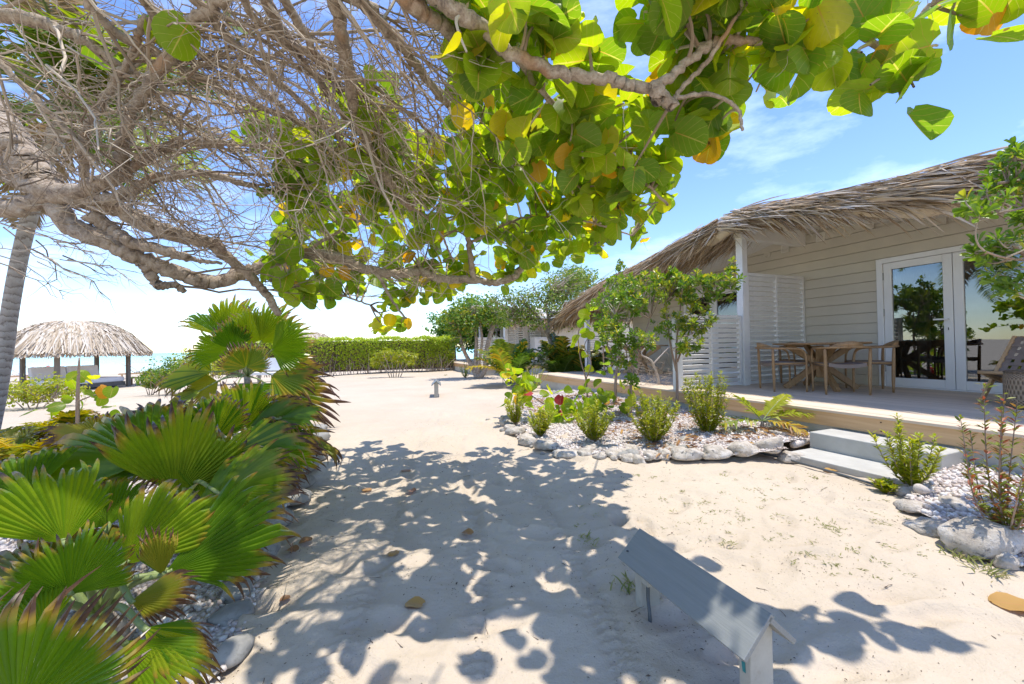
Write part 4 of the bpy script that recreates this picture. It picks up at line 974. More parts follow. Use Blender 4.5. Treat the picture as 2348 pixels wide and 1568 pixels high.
def fan_palm(label, base, crown, fronds, seed, trunk_r=0.05, extra=0, exL=0.5, grow=1.0):
    """fronds: (hastula px, py, depth, tip px, py, tip depth, span deg, facing 0 up..1 to viewer, material, brown)"""
    r = np.random.default_rng(seed)
    base = np.asarray(base, float); crown = np.asarray(crown, float)
    T = Thing('fan_palm', label, 'palm', base, group='fan palms along the path')
    T.add('trunk', MB().tubes(spline([base - [0, 0, 0.05], (base + crown) / 2 + [0.02, 0, 0], crown], 8), np.linspace(trunk_r * 1.3, trunk_r * 0.8, 8)[None], 10), M['palm_bark'], smooth=True)
    todo = []
    for (hx, hy, hd, tx, ty, td, span, fc, mt, br) in fronds:
        c = P(hx, hy, hd); t = P(tx, ty, td); t = c + (t - c) * grow; todo.append((c, t, span, fc, mt, br))
    for i in range(extra):
        az = r.uniform(0, 2 * PI); el = r.uniform(-0.35, 0.6)
        d = np.array([math.cos(az) * math.cos(el), math.sin(az) * math.cos(el), math.sin(el)])
        c = crown + d * r.uniform(0.2, 0.42) + [0, 0, 0.03]; c[2] = max(c[2], 0.12); t = c + (d + [0, 0, -0.3]) * exL * r.uniform(0.7, 1.1); t[2] = max(t[2], 0.06)
        todo.append((c, t, 170, 0.1, 'fan_yellow' if r.random() < 0.5 else 'fan', 0.06))
    for (c, t, span, fc, mt, br) in todo:
        ax = t - c; Ln = np.linalg.norm(ax)
        n = unit(fc * unit(CAMP - c) + (1 - fc) * np.array([0, 0, 1.0]) + r.normal(0, 0.12, 3))
        Fm = frames(ax[None], n[None])[0]
        V, F, lp = fan_blade(Ln, math.radians(span), int(max(18, span / 4.6)), r, droop=r.uniform(0.05, 0.16), cup=r.uniform(0.05, 0.35), curl=r.uniform(0.7, 1.4), brown=br)
        lp[:, 2] += r.random()
        o = T.add('frond', MB().raw(V @ Fm.T + c, F, lp), M[mt])
        mid = (c + crown) / 2 + np.array([0, 0, 0.06]) + r.normal(0, 0.02, 3)
        pt = spline([crown, mid, c, c + unit(ax) * Ln * 0.05], 14)
        T.add('petiole', MB().tubes(pt, np.linspace(0.014, 0.0065, 14)[None], 8), M['petiole'], o, smooth=True)
    return T
fan_palm('large fan palm with brown tattered tips in the left foreground', (-1.62, 1.62, 0.03), P(225, 1420, 1.5),
         [(40, 1640, 1.02, 225, 1395, 1.05, 165, 0.75, 'fan', 0.07), (148, 1245, 1.55, 95, 1030, 1.62, 105, 0.8, 'fan', -0.03), (160, 1362, 1.30, 185, 1195, 1.34, 190, 0.85, 'fan', -0.01),
          (285, 1295, 1.55, 470, 1090, 1.75, 95, 0.65, 'fan', 0.0), (378, 1314, 1.58, 690, 1165, 1.85, 85, 0.55, 'fan', -0.02), (372, 1318, 1.54, 350, 1215, 1.5, 60, 0.85, 'fan_yellow', 0.0), (300, 1378, 1.4, 455, 1345, 1.45, 90, 0.45, 'fan_yellow', 0.10),
          (330, 1440, 1.25, 490, 1478, 1.2, 60, 0.4, 'fan', 0.05), (280, 1470, 1.2, 470, 1568, 1.12, 50, 0.4, 'fan', 0.0), (90, 1330, 1.75, 20, 1215, 1.9, 120, 0.5, 'fan_yellow', 0.14), (250, 1205, 1.8, 205, 1085, 1.9, 130, 0.6, 'fan', 0.03), (330, 1255, 1.75, 430, 1125, 1.9, 110, 0.6, 'fan', 0.03), (100, 1455, 1.2, -30, 1330, 1.2, 120, 0.6, 'fan', 0.05), (450, 1290, 1.7, 640, 1232, 1.85, 90, 0.45, 'fan_yellow', 0.05), (60, 1145, 1.9, -40, 1040, 2.0, 110, 0.6, 'fan', 0.03)], 1, 0.05, 2, 0.4)
fan_palm('fan palm with dark withered fronds in the middle of the left row', (-2.0, 2.62, 0.03), P(440, 1120, 2.45),
         [(405, 1135, 2.25, 470, 915, 2.35, 120, 0.8, 'fan', 0.02), (335, 1058, 2.2, 70, 985, 2.3, 120, 0.3, 'fan', 0.07), (380, 1075, 2.4, 250, 1085, 2.1, 150, 0.35, 'fan', 0.06), (440, 1170, 2.05, 640, 1075, 2.2, 110, 0.5, 'fan', 0.04),
          (420, 1225, 1.95, 700, 1125, 2.1, 70, 0.4, 'fan_yellow', 0.04), (510, 1050, 2.5, 720, 985, 2.7, 110, 0.4, 'fan', 0.04), (350, 1020, 2.7, 330, 905, 2.8, 120, 0.6, 'fan_yellow', 0.10), (300, 1100, 2.2, 150, 1130, 2.0, 120, 0.35, 'fan', 0.05), (500, 1130, 2.1, 695, 1045, 2.3, 115, 0.5, 'fan', 0.04), (540, 1120, 2.4, 705, 1085, 2.5, 110, 0.4, 'fan', 0.06), (230, 1005, 2.6, 130, 955, 2.6, 120, 0.5, 'fan_yellow', 0.08), (470, 1150, 2.3, 540, 960, 2.5, 100, 0.7, 'fan', 0.02)], 2, 0.05, 1)
fan_palm('spreading fan palm with yellow edges beside the sandy path', (-2.12, 3.55, 0.03), P(560, 1010, 3.4),
         [(545, 1010, 3.2, 745, 975, 3.3, 120, 0.45, 'fan', 0.05), (560, 985, 3.4, 600, 865, 3.5, 120, 0.7, 'fan', 0.02), (590, 940, 3.5, 735, 925, 3.6, 120, 0.4, 'fan_yellow', 0.06), (530, 960, 3.4, 445, 905, 3.4, 130, 0.5, 'fan', 0.05), (600, 1000, 3.2, 725, 1045, 3.1, 110, 0.4, 'fan', 0.06), (470, 980, 3.3, 380, 950, 3.2, 130, 0.5, 'fan', 0.05), (620, 1045, 2.9, 738, 1060, 2.9, 110, 0.4, 'fan', 0.06), (490, 1010, 2.9, 520, 890, 3.0, 120, 0.7, 'fan', 0.03), (640, 960, 3.3, 740, 950, 3.3, 120, 0.45, 'fan', 0.04)], 3, 0.05, 1)
fan_palm('tall fan palm with upright green fans against the sea', (-4.28, 6.55, 0.0), P(566, 862, 6.5),
         [(523, 768, 6.6, 535, 690, 6.7, 90, 0.9, 'fan', -0.04), (508, 772, 6.5, 473, 712, 6.6, 90, 0.9, 'fan', -0.02), (575, 790, 6.35, 582, 716, 6.3, 110, 0.9, 'fan', -0.04), (597, 785, 6.4, 655, 722, 6.4, 100, 0.8, 'fan', -0.04), (529, 808, 6.3, 452, 775, 6.2, 120, 0.8, 'fan', 0.0),
          (534, 803, 6.2, 528, 747, 6.1, 110, 0.9, 'fan', 0.0), (622, 803, 6.3, 697, 788, 6.2, 130, 0.8, 'fan', -0.02), (564, 842, 6.0, 572, 797, 5.9, 230, 0.8, 'fan_yellow', 0.0), (485, 852, 6.2, 380, 852, 6.1, 120, 0.5, 'fan', 0.04), (500, 875, 6.2, 425, 905, 6.0, 130, 0.5, 'fan_yellow', 0.05),
          (622, 860, 6.3, 722, 862, 6.2, 120, 0.5, 'fan_yellow', 0.06), (628, 890, 6.2, 735, 918, 6.0, 110, 0.5, 'fan_yellow', 0.08), (545, 880, 6.0, 560, 950, 5.8, 140, 0.5, 'fan', 0.04), (460, 895, 6.0, 380, 935, 5.8, 120, 0.5, 'fan', 0.06)], 4, 0.06, 0, 0.5, 1.28)

# ------------------------------------------------------------------ feather palms
def feather(p0, d, Ln, droop, nl, ll, r, lw=0.02, twist=0.0):
    """one pinnate frond: rachis points and leaflet quads"""
    d = unit(d); K = 16; t = np.linspace(0, 1, K); pts = p0 + d * (t * Ln)[:, None]; pts[:, 2] -= droop * Ln * t ** 2
    tl = np.linspace(0.16, 0.98, nl); ps = np.stack([np.interp(tl, t, pts[:, i]) for i in range(3)], -1)
    tg = unit(np.stack([np.interp(tl, t, np.gradient(pts[:, i])) for i in range(3)], -1))
    side = unit(np.cross(tg, [0, 0, 1.0])); up = np.cross(side, tg)
    V, F, lp = [], [], []
    prof = np.sin(np.clip(tl * 0.95 + 0.08, 0, 1) * PI) ** 0.6 * 0.85 + 0.15
    for s in (-1, 1):
        dl = unit(side * s * 0.85 + tg * 0.62 + up * r.uniform(0.05, 0.3, (nl, 1)) + r.normal(0, 0.07, (nl, 3)))
        L_ = (ll * prof * r.uniform(0.85, 1.1, nl))[:, None]
        m = ps + dl * L_ * 0.55; e = ps + dl * L_ - np.array([0, 0, 1]) * L_ * r.uniform(0.12, 0.4, (nl, 1))
        wv = unit(np.cross(dl, up)) * lw
        q = np.stack([ps - wv * 0.4, ps + wv * 0.4, m + wv, e, m - wv], 1); V.append(q.reshape(-1, 3))
        l = np.zeros((nl, 5, 3)); l[..., 1] = [0, 0, .5, 1, .5]; l[..., 2] = (r.random(nl) * 0.35)[:, None]; lp.append(l.reshape(-1, 3))
    n5 = np.arange(2 * nl) * 5
    F4 = np.stack([n5, n5 + 1, n5 + 2, n5 + 4], -1); F3 = np.stack([n5 + 4, n5 + 2, n5 + 3], -1)
    return pts, np.vstack(V), F3, F4, np.vstack(lp)
def feather_palm(name, label, cat, base, trunk_pts, tr, fr_list, mats, seed, nl=34, lw=0.02, group=None, pet=0.012):
    """fr_list: (start, direction, length, droop, leaflet length, material key)"""
    r = np.random.default_rng(seed)
    T = Thing(name, label, cat, base, group=group)
    if trunk_pts is not None:
        T.add('trunk', MB().tubes(spline(trunk_pts, 26), np.interp(np.linspace(0, 1, 26), np.linspace(0, 1, len(tr)), tr)[None], 14), M['palm_bark'], smooth=True)
    for (p0, d, Ln, dr, ll, mk) in fr_list:
        pts, V, F3, F4, lp = feather(np.asarray(p0, float), d, Ln, dr, nl, ll, r, lw)
        lp[:, 2] += r.random() * 0.6
        o = T.add('frond', MB().raw2(V, F3, F4, lp), M[mk])
        T.add('rachis', MB().tubes(pts, np.linspace(pet, pet * 0.2, len(pts))[None], 6), M['petiole'], o, smooth=True)
    return T
def random_fronds(c, n, Ln, r, el=(0.1, 1.3), droop=(0.4, 0.8), ll=0.3, mk=('areca',), spread=0.06):
    out = []
    for i in range(n):
        az = i * 2.4 + r.uniform(-0.3, 0.3); e = r.uniform(*el)
        out.append((np.asarray(c) + r.normal(0, spread, 3) * [1, 1, 0.2], [math.cos(az) * math.cos(e), math.sin(az) * math.cos(e), math.sin(e)], Ln * r.uniform(0.8, 1.15), r.uniform(*droop), ll, mk[r.integers(len(mk))]))
    return out
r = np.random.default_rng(5)
# coconut palm whose trunk rises at the left edge and whose crown hangs behind the bare branches
ck = P(150, 250, 5.2)
tp_ = [np.array([-7.75, 5.9, -0.1]), P(0, 870, 5.85), P(25, 700, 5.75), P(52, 560, 5.6), P(95, 400, 5.4), ck]
fl = random_fronds(ck + [0, 0, 0.1], 15, 2.5, r, (-0.25, 0.95), (0.35, 0.7), 0.62, ('coco', 'coco', 'coco', 'coco_dry'), 0.08)
fl += [(ck, P(330, 330, 5.4) - ck, 1.7, 0.25, 0.5, 'coco_dry'), (ck, P(20, 120, 4.9) - ck, 1.9, 0.3, 0.6, 'coco'), (ck, P(300, 130, 5.0) - ck, 1.8, 0.2, 0.55, 'coco'), (ck, P(60, 420, 5.5) - ck, 1.5, 0.3, 0.5, 'coco_dry'), (ck, P(-30, 230, 5.5) - ck, 1.9, 0.3, 0.6, 'coco'), (ck, P(260, 300, 4.6) - ck, 1.6, 0.25, 0.55, 'coco'), (ck, P(230, 40, 4.4) - ck, 1.9, 0.15, 0.6, 'coco'), (ck, P(60, 150, 4.4) - ck, 1.8, 0.25, 0.6, 'coco'), (ck, P(380, 240, 5.2) - ck, 1.9, 0.25, 0.5, 'coco_dry'), (ck, P(120, 60, 4.8) - ck, 2.0, 0.1, 0.6, 'coco')]
feather_palm('coconut_palm', 'leaning coconut palm with ringed grey trunk at the left edge', 'palm', (-7.75, 5.9, 0), tp_, [0.13, 0.092, 0.087, 0.082, 0.08, 0.09], fl, None, 8, 46, 0.022, None, 0.028)
# feather palms beside the far cottage
for i, (x, y, D, n, L_, mk, lab) in enumerate([(1172, 845, 12.4, 17, 2.1, ('areca', 'areca_dry', 'areca'), 'yellow tipped areca palm in front of the white louvres'), (1292, 845, 13.0, 18, 2.1, ('areca',), 'dark green areca palm behind the pale tree trunk'), (1338, 850, 12.6, 15, 1.9, ('areca',), 'dark green areca palm at the far end of the near deck')]):
    b = P(x, y, D); b[2] = 0
    feather_palm('areca_palm', lab, 'palm', b, None, None, random_fronds(b + [0, 0, 0.05], n, L_, r, (0.75, 1.4), (0.2, 0.45), 0.45, mk, 0.12), None, 20 + i, 34, 0.032, 'areca palms by the cottages')
# yellowing palms left, behind the fan palms
for i, (x, y, D, n, L_, lab) in enumerate([(10, 985, 4.0, 15, 1.05, 'yellow feather palm at the left edge'), (185, 955, 4.4, 17, 0.95, 'half withered feather palm between the sea and the fan palms'), (290, 960, 4.2, 14, 0.9, 'yellowing feather palm left of the big fan palm'), (110, 1000, 4.0, 7, 0.6, 'small brown tipped feather palm in the left bed')]):
    b = P(x, y, D); b[2] = 0.03
    feather_palm('feather_palm', lab, 'palm', b, None, None, random_fronds(b + [0, 0, 0.03], n, L_, r, (0.45, 1.35), (0.35, 0.7), 0.28, ('areca_dry', 'areca_dry', 'areca_dry', 'areca'), 0.05), None, 40 + i, 28, 0.014, 'yellowing palms of the left bed', 0.008)
# young palm in the bed by the deck
b = G(1748, 990, 0.12); c = b + [0, 0, 0.13]
fl = [(c, P(1640, 945, b[1] - 0.1) - c, 0.62, 0.25, 0.22, 'shrub'), (c, P(1830, 930, b[1] - 0.1) - c, 0.6, 0.3, 0.22, 'shrub'), (c, P(1790, 905, b[1] + 0.1) - c, 0.55, 0.15, 0.2, 'shrub'), (c, P(1700, 910, b[1]) - c, 0.5, 0.15, 0.2, 'shrub'), (c, P(1815, 960, b[1] - 0.3) - c, 0.5, 0.35, 0.2, 'areca_dry')]
feather_palm('young_palm', 'young yellow green palm seedling beside the deck front', 'palm', b, [b - [0, 0, 0.05], b + [0, 0, 0.06], c], [0.03, 0.026, 0.014], fl, None, 60, 15, 0.021, None, 0.009)

# ------------------------------------------------------------------ the big sea grape tree over the path
r = np.random.default_rng(21)
TREE = Thing('sea_grape_tree', 'spreading sea grape tree whose bare and leafy branches arch over the path', 'tree', (-4.5, 2.6, 0))
limbs = []          # (points, radii)
def limb(px, r0, r1, world=None, n=None):
    pts = [P(*q) for q in px]
    if world: pts = [np.array(w, float) for w in world] + pts
    n = n or max(12, len(pts) * 5)
    s = spline(pts, n); n = int(n * 1.6); s = spline(pts, n)
    rr = np.linspace(r0, r1, n) * (0.88 + 0.22 * vnoise(np.linspace(0, n / 3.0, n) + r0 * 999, np.full(n, r1 * 777)))
    s = s + r.normal(0, 0.006, s.shape) * np.minimum(1, r0 / 0.03)
    limbs.append((s, rr)); return s
limb([(-40, 240, 2.7), (0, 290, 2.65), (45, 345, 2.6), (85, 395, 2.6), (115, 440, 2.6)], 0.125, 0.085, [(-4.5, 2.6, -0.1), (-4.45, 2.6, 0.9), (-4.3, 2.7, 1.9), (-3.9, 2.75, 2.7)], 60)
limb([(-60, 330, 2.75), (0, 370, 2.65), (50, 415, 2.6), (120, 440, 2.55), (190, 455, 2.55)], 0.075, 0.06, [(-3.95, 2.8, 2.3)])
limb([(-50, 470, 2.6), (30, 480, 2.55), (110, 450, 2.55), (200, 432, 2.5), (270, 402, 2.45), (283, 398, 2.45)], 0.06, 0.034)
limb([(110, 445, 2.6), (167, 520, 2.6), (253, 556, 2.65), (300, 582, 2.7), (367, 612, 2.8), (450, 640, 2.95), (493, 646, 3.05), (540, 632, 3.15), (583, 618, 3.25), (650, 590, 3.35), (700, 582, 3.4), (782, 594, 3.5), (842, 618, 3.6), (915, 628, 3.7), (970, 624, 3.8), (1010, 640, 3.85), (1080, 641, 3.9), (1132, 648, 4.0), (1175, 636, 4.05), (1197, 610, 4.1), (1218, 570, 4.15)], 0.062, 0.03)
limb([(190, 455, 2.6), (270, 480, 2.65), (350, 520, 2.7), (427, 544, 2.8), (480, 556, 2.85), (520, 590, 2.95), (580, 638, 3.1), (617, 682, 3.25), (637, 720, 3.35)], 0.062, 0.026)
limb([(200, 490, 2.6), (253, 522, 2.65), (293, 553, 2.65), (367, 573, 2.7), (433, 592, 2.75)], 0.045, 0.03)
limb([(300, 580, 2.7), (335, 612, 2.75), (355, 645, 2.8), (372, 656, 2.8), (400, 652, 2.85), (420, 668, 2.9)], 0.04, 0.018)
limb([(433, 592, 2.75), (470, 600, 2.8), (508, 603, 2.85)], 0.018, 0.01)
limb([(187, 457, 2.55), (267, 452, 2.5), (333, 418, 2.5), (433, 398, 2.6), (500, 405, 2.7), (617, 440, 2.9)], 0.036, 0.018)
limb([(200, 435, 2.5), (280, 402, 2.45), (276, 366, 2.4), (290, 300, 2.3), (313, 233, 2.2), (367, 160, 2.05), (410, 77, 1.95), (493, 7, 1.85), (560, -60, 1.8)], 0.036, 0.024)
limb([(283, 400, 2.45), (350, 357, 2.45), (417, 327, 2.5), (500, 323, 2.6), (627, 337, 2.8)], 0.026, 0.013)
limb([(200, 433, 2.5), (187, 333, 2.4), (227, 250, 2.3), (267, 180, 2.2), (300, 127, 2.1), (330, 40, 1.95)], 0.026, 0.015)
limb([(-30, 35, 2.1), (67, 43, 2.1), (133, 67, 2.1), (187, 90, 2.1), (280, 150, 2.2), (400, 215, 2.35)], 0.036, 0.016)
limb([(-20, 120, 2.0), (0, 143, 2.0), (117, 260, 2.1), (217, 372, 2.2)], 0.018, 0.012)
limb([(880, -60, 1.6), (932, 0, 1.65), (1000, 48, 1.75), (1059, 87, 1.85), (1120, 120, 1.95)], 0.036, 0.028)
limb([(960, -40, 1.6), (1040, 22, 1.65), (1115, 73, 1.75), (1179, 127, 1.8), (1300, 172, 1.85), (1399, 182, 1.85), (1449, 197, 1.85), (1499, 200, 1.82), (1549, 167, 1.8), (1614, 112, 1.8), (1664, 92, 1.8), (1751, 93, 1.8), (1831, 73, 1.8), (1931, 77, 1.8), (2007, 103, 1.78), (2077, 160, 1.75)], 0.034, 0.012)
limb([(1499, 200, 1.82), (1520, 225, 1.83), (1548, 245, 1.85)], 0.034, 0.026)
limb([(780, -60, 1.6), (825, 0, 1.7), (922, 110, 1.95), (989, 197, 2.2), (1065, 277, 2.5), (1132, 360, 2.8)], 0.034, 0.014)
limb([(760, -40, 1.7), (782, 67, 1.9), (815, 253, 2.3), (852, 350, 2.6), (892, 417, 2.8), (932, 467, 2.95)], 0.034, 0.03)
limb([(590, -40, 1.75), (667, 100, 2.05), (733, 187, 2.25), (790, 270, 2.5), (850, 330, 2.7)], 0.028, 0.013)
limb([(630, -40, 1.75), (700, 83, 2.0), (767, 187, 2.25), (830, 240, 2.4)], 0.026, 0.014)
limb([(170, -40, 1.8), (267, 77, 2.0), (400, 143, 2.15), (567, 233, 2.4), (782, 320, 2.7), (900, 400, 2.9)], 0.024, 0.010)
limb([(420, -30, 1.8), (520, 80, 2.0), (640, 190, 2.25), (760, 300, 2.5), (860, 420, 2.8)], 0.024, 0.011)
limb([(300, -30, 1.8), (420, 100, 2.05), (560, 180, 2.3), (700, 290, 2.5), (800, 400, 2.8)], 0.022, 0.010)
limb([(540, -30, 1.7), (600, 60, 1.9), (720, 130, 2.1), (860, 200, 2.3), (980, 300, 2.5)], 0.02, 0.009)
limb([(2007, 103, 1.78), (2091, 50, 1.7), (2150, -10, 1.65)], 0.012, 0.008)
limb([(1540, 235, 1.85), (1564, 200, 1.85), (1621, 140, 1.8), (1687, 40, 1.7), (1727, -10, 1.65)], 0.012, 0.009)
limb([(1549, 225, 1.85), (1631, 217, 1.85), (1691, 250, 1.85), (1701, 300, 1.85)], 0.011, 0.007)
limb([(1085, 640, 3.9), (1075, 560, 3.8), (1078, 480, 3.7), (1072, 400, 3.5)], 0.028, 0.018)
limb([(1075, 560, 3.8), (1110, 540, 3.8), (1200, 500, 3.7), (1330, 505, 3.6), (1450, 540, 3.6)], 0.016, 0.008)
limb([(860, 620, 3.6), (900, 690, 3.7), (930, 730, 3.75)], 0.018, 0.008)
limb([(1130, 130, 1.95), (1165, 230, 2.3), (1230, 330, 2.7), (1330, 430, 3.0), (1450, 480, 3.2)], 0.02, 0.008)
limb([(1179, 127, 1.8), (1280, 250, 2.2), (1400, 350, 2.5), (1480, 420, 2.7), (1530, 470, 2.8)], 0.018, 0.008)
limb([(932, 467, 2.95), (1000, 520, 3.2), (1040, 600, 3.5)], 0.014, 0.008)
limb([(700, 580, 3.4), (760, 540, 3.5), (840, 500, 3.6), (960, 480, 3.6)], 0.018, 0.008)
limb([(617, 640, 3.25), (700, 660, 3.4), (790, 680, 3.6), (850, 700, 3.7)], 0.014, 0.007)
for s, rr in limbs:
    TREE.add('limb' if rr[0] > 0.03 else 'branch', MB().tubes(s, rr[None], 12 if rr[0] > 0.03 else 8), M['bark'], smooth=True)
# limbs over and behind the viewer, out of the picture, that carry the shading foliage
for w in ([(-3.9, 2.75, 2.7), (-3.0, 1.9, 3.1), (-1.8, 1.4, 3.3), (-0.4, 1.2, 3.3), (0.9, 1.0, 3.2), (2.2, 0.8, 3.0)], [(-1.8, 1.4, 3.3), (-0.9, 1.75, 3.35), (0.2, 1.8, 3.35), (1.0, 1.7, 3.2)]):
    limbs.append((spline(w, 24), np.linspace(0.05, 0.02, 24))); TREE.add('limb', MB().tubes(limbs[-1][0], limbs[-1][1][None], 10), M['bark'], smooth=True)
# broken ends
for (x, y, D, s) in ((935, 470, 2.95, 0.035), (507, 566, 2.85, 0.03)):
    TREE.add('broken_stub', MB().tubes(spline([P(x - 12, y - 14, D), P(x, y, D), P(x + 8, y + 12, D)], 6), np.linspace(s, s * 0.6, 6)[None], 7), M['stump'])

# bare twigs of the left side
def twigs(starts, dirs, lens, r0, K=6, wig=0.10, r=r):
    N = len(starts); t = np.linspace(0, 1, K)
    w = np.cumsum(r.normal(0, wig, (N, K, 3)), axis=1); w -= w[:, :1]
    pts = starts[:, None] + (dirs[:, None] * t[None, :, None] + w * t[None, :, None] * 0.6) * lens[:, None, None]
    return pts, (r0[:, None] * np.linspace(1, 0.35, K)[None])
TW = MB()
ST = []; DI = []
for s, rr in limbs[:28]:
    for i in range(len(s)):
        ST.append(s[i]); DI.append(unit(s[min(i + 1, len(s) - 1)] - s[max(i - 1, 0)]))
ST = np.array(ST); DI = np.array(DI)
ok = np.array([(p[1] > 0.3) and (1173 + FD * p[0] / p[1] < 960) and (p[2] > 1.55) for p in ST]); ST = ST[ok]; DI = DI[ok]
n1 = 330
k = r.integers(len(ST), size=n1)
flow = np.array([0.55, 0.42, -0.28])
d1 = unit(DI[k] * 0.6 + flow * 0.7 + r.normal(0, 0.55, (n1, 3)))
l1 = r.uniform(0.35, 1.15, n1); p1, q1 = twigs(ST[k], d1, l1, r.uniform(0.0045, 0.010, n1), 9, 0.09)
def keep(p):
    e = p[:, -1]; X_ = 1173 + FD * e[:, 0] / e[:, 1]; Y_ = 795 - FD * (e[:, 2] - EYE) / e[:, 1]
    return Y_ < np.where(X_ < 640, 500 + 0.19 * X_, 690)
k1 = keep(p1); p1, q1, l1 = p1[k1], q1[k1], l1[k1]; n1 = len(p1)
TW.tubes(p1, q1, 5, False, r.random(n1))
n2 = 1700
k = r.integers(n1, size=n2); j = r.integers(2, 9, size=n2)
s2 = p1[k, j]; d2 = unit((p1[k, j] - p1[k, j - 1]) / (l1[k, None] / 8) * 0.8 + r.normal(0, 0.6, (n2, 3)))
l2 = r.uniform(0.12, 0.5, n2); p2, q2 = twigs(s2, d2, l2, r.uniform(0.0022, 0.0045, n2), 7, 0.13)
k2 = keep(p2); p2, q2, l2 = p2[k2], q2[k2], l2[k2]; n2 = len(p2)
TW.tubes(p2, q2, 4, False, r.random(n2))
n3 = 4200
k = r.integers(n2, size=n3); j = r.integers(2, 7, size=n3)
d3 = unit((p2[k, j] - p2[k, j - 1]) / (l2[k, None] / 6) * 0.7 + r.normal(0, 0.7, (n3, 3)))
p3, q3 = twigs(p2[k, j], d3, r.uniform(0.04, 0.18, n3), r.uniform(0.0013, 0.0024, n3), 5, 0.16)
k3 = keep(p3); p3, q3 = p3[k3], q3[k3]; n3 = len(p3)
TW.tubes(p3, q3, 3, False, r.random(n3))
# long drooping bare twigs against the sky at the far left
n4 = 20
s4 = np.array([P(r.uniform(-60, 160), r.uniform(500, 600), r.uniform(2.4, 2.9)) for _ in range(n4)]); d4 = unit(np.array([0.9, 0.15, -0.28]) + r.normal(0, 0.28, (n4, 3)))
l4 = r.uniform(0.25, 0.55, n4); p4, q4 = twigs(s4, d4, l4, r.uniform(0.003, 0.006, n4), 8, 0.10); TW.tubes(p4, q4, 5, False, r.random(n4) * 0.5)
n5 = 150; k = r.integers(n4, size=n5); j = r.integers(2, 8, size=n5)
d5 = unit((p4[k, j] - p4[k, j - 1]) / (l4[k, None] / 7) + r.normal(0, 0.55, (n5, 3))); p5, q5 = twigs(p4[k, j], d5, r.uniform(0.05, 0.16, n5), r.uniform(0.0012, 0.0024, n5), 5, 0.14); TW.tubes(p5, q5, 4, False, r.random(n5) * 0.5)
TREE.add('twigs', TW, M['twig'], kind='stuff')

# leaves: clusters at twig ends
R1 = [(1030, -60), (1800, -60), (1790, 165), (1755, 300), (1690, 372), (1600, 320), (1500, 300), (1300, 230), (1060, 165)]
R2 = [(600, 250), (690, 300), (860, 215), (990, 300), (1120, 330), (1300, 230), (1480, 320), (1535, 385), (1545, 470), (1500, 530), (1410, 545), (1350, 575), (1260, 612), (1200, 640), (1060, 640), (1040, 680), (975, 690), (965, 745), (880, 755), (850, 700), (700, 680), (605, 640), (640, 500), (640, 390)]
cl = []            # cluster centres
def Dc(x, y):
    return 1.62 + 2.45 * np.clip(y, 0, 760) / 700.0 - 0.15 * (x > 1900)
while len(cl) < 52:
    x, y = r.uniform(1020, 1810), r.uniform(-60, 380)
    if inpoly(np.array(x), np.array(y), R1): cl.append((P(x, y, 1.6 + 0.6 * max(y, 0) / 350 + r.uniform(0, 0.4)), 1))
for (x, y) in ((1835, 130), (1890, 140), (1945, 60), (1995, 195), (2065, 225), (2095, 200), (2150, 105), (2185, 20), (2240, 45), (2295, 0), (2350, -25), (1975, 120), (2050, 40), (1860, 40), (1790, 30), (1920, -20), (2120, -20), (2020, 150), (1815, 90)):
    cl.append((P(x, y, r.uniform(1.58, 1.74)), 5))
nfar = 0
while nfar < 320:
    x, y = r.uniform(590, 1560), r.uniform(200, 760)
    if inpoly(np.array(x), np.array(y), R2):
        # thinner towards the upper left, where bare branches show
        dens = 0.35 + 0.65 * sstep(300, 480, y + 0.15 * (x - 900)) 
        if r.random() > dens: continue
        cl.append((P(x, y, Dc(x, y) * (r.uniform(0.9, 1.2) if y < 500 else r.uniform(1.04, 1.28))), 2)); nfar += 1
for _ in range(46):
    x, y = r.uniform(1040, 1545), r.uniform(170, 400); cl.append((P(x, y, r.uniform(2.15, 2.9)), 2))
for (x, y, D) in ((245, 128, 2.2), (448, 68, 1.9), (345, 75, 2.0), (330, 60, 2.2), (1070, 120, 1.62), (520, 60, 2.0), (660, 300, 2.5), (450, 60, 2.2)): cl.append((P(x, y, D), 0))
for (x, y, D) in ((645, 590, 3.2), (660, 610, 3.2), (700, 660, 3.4), (720, 665, 3.4), (690, 690, 3.4)): cl.append((P(x, y, D), 3))
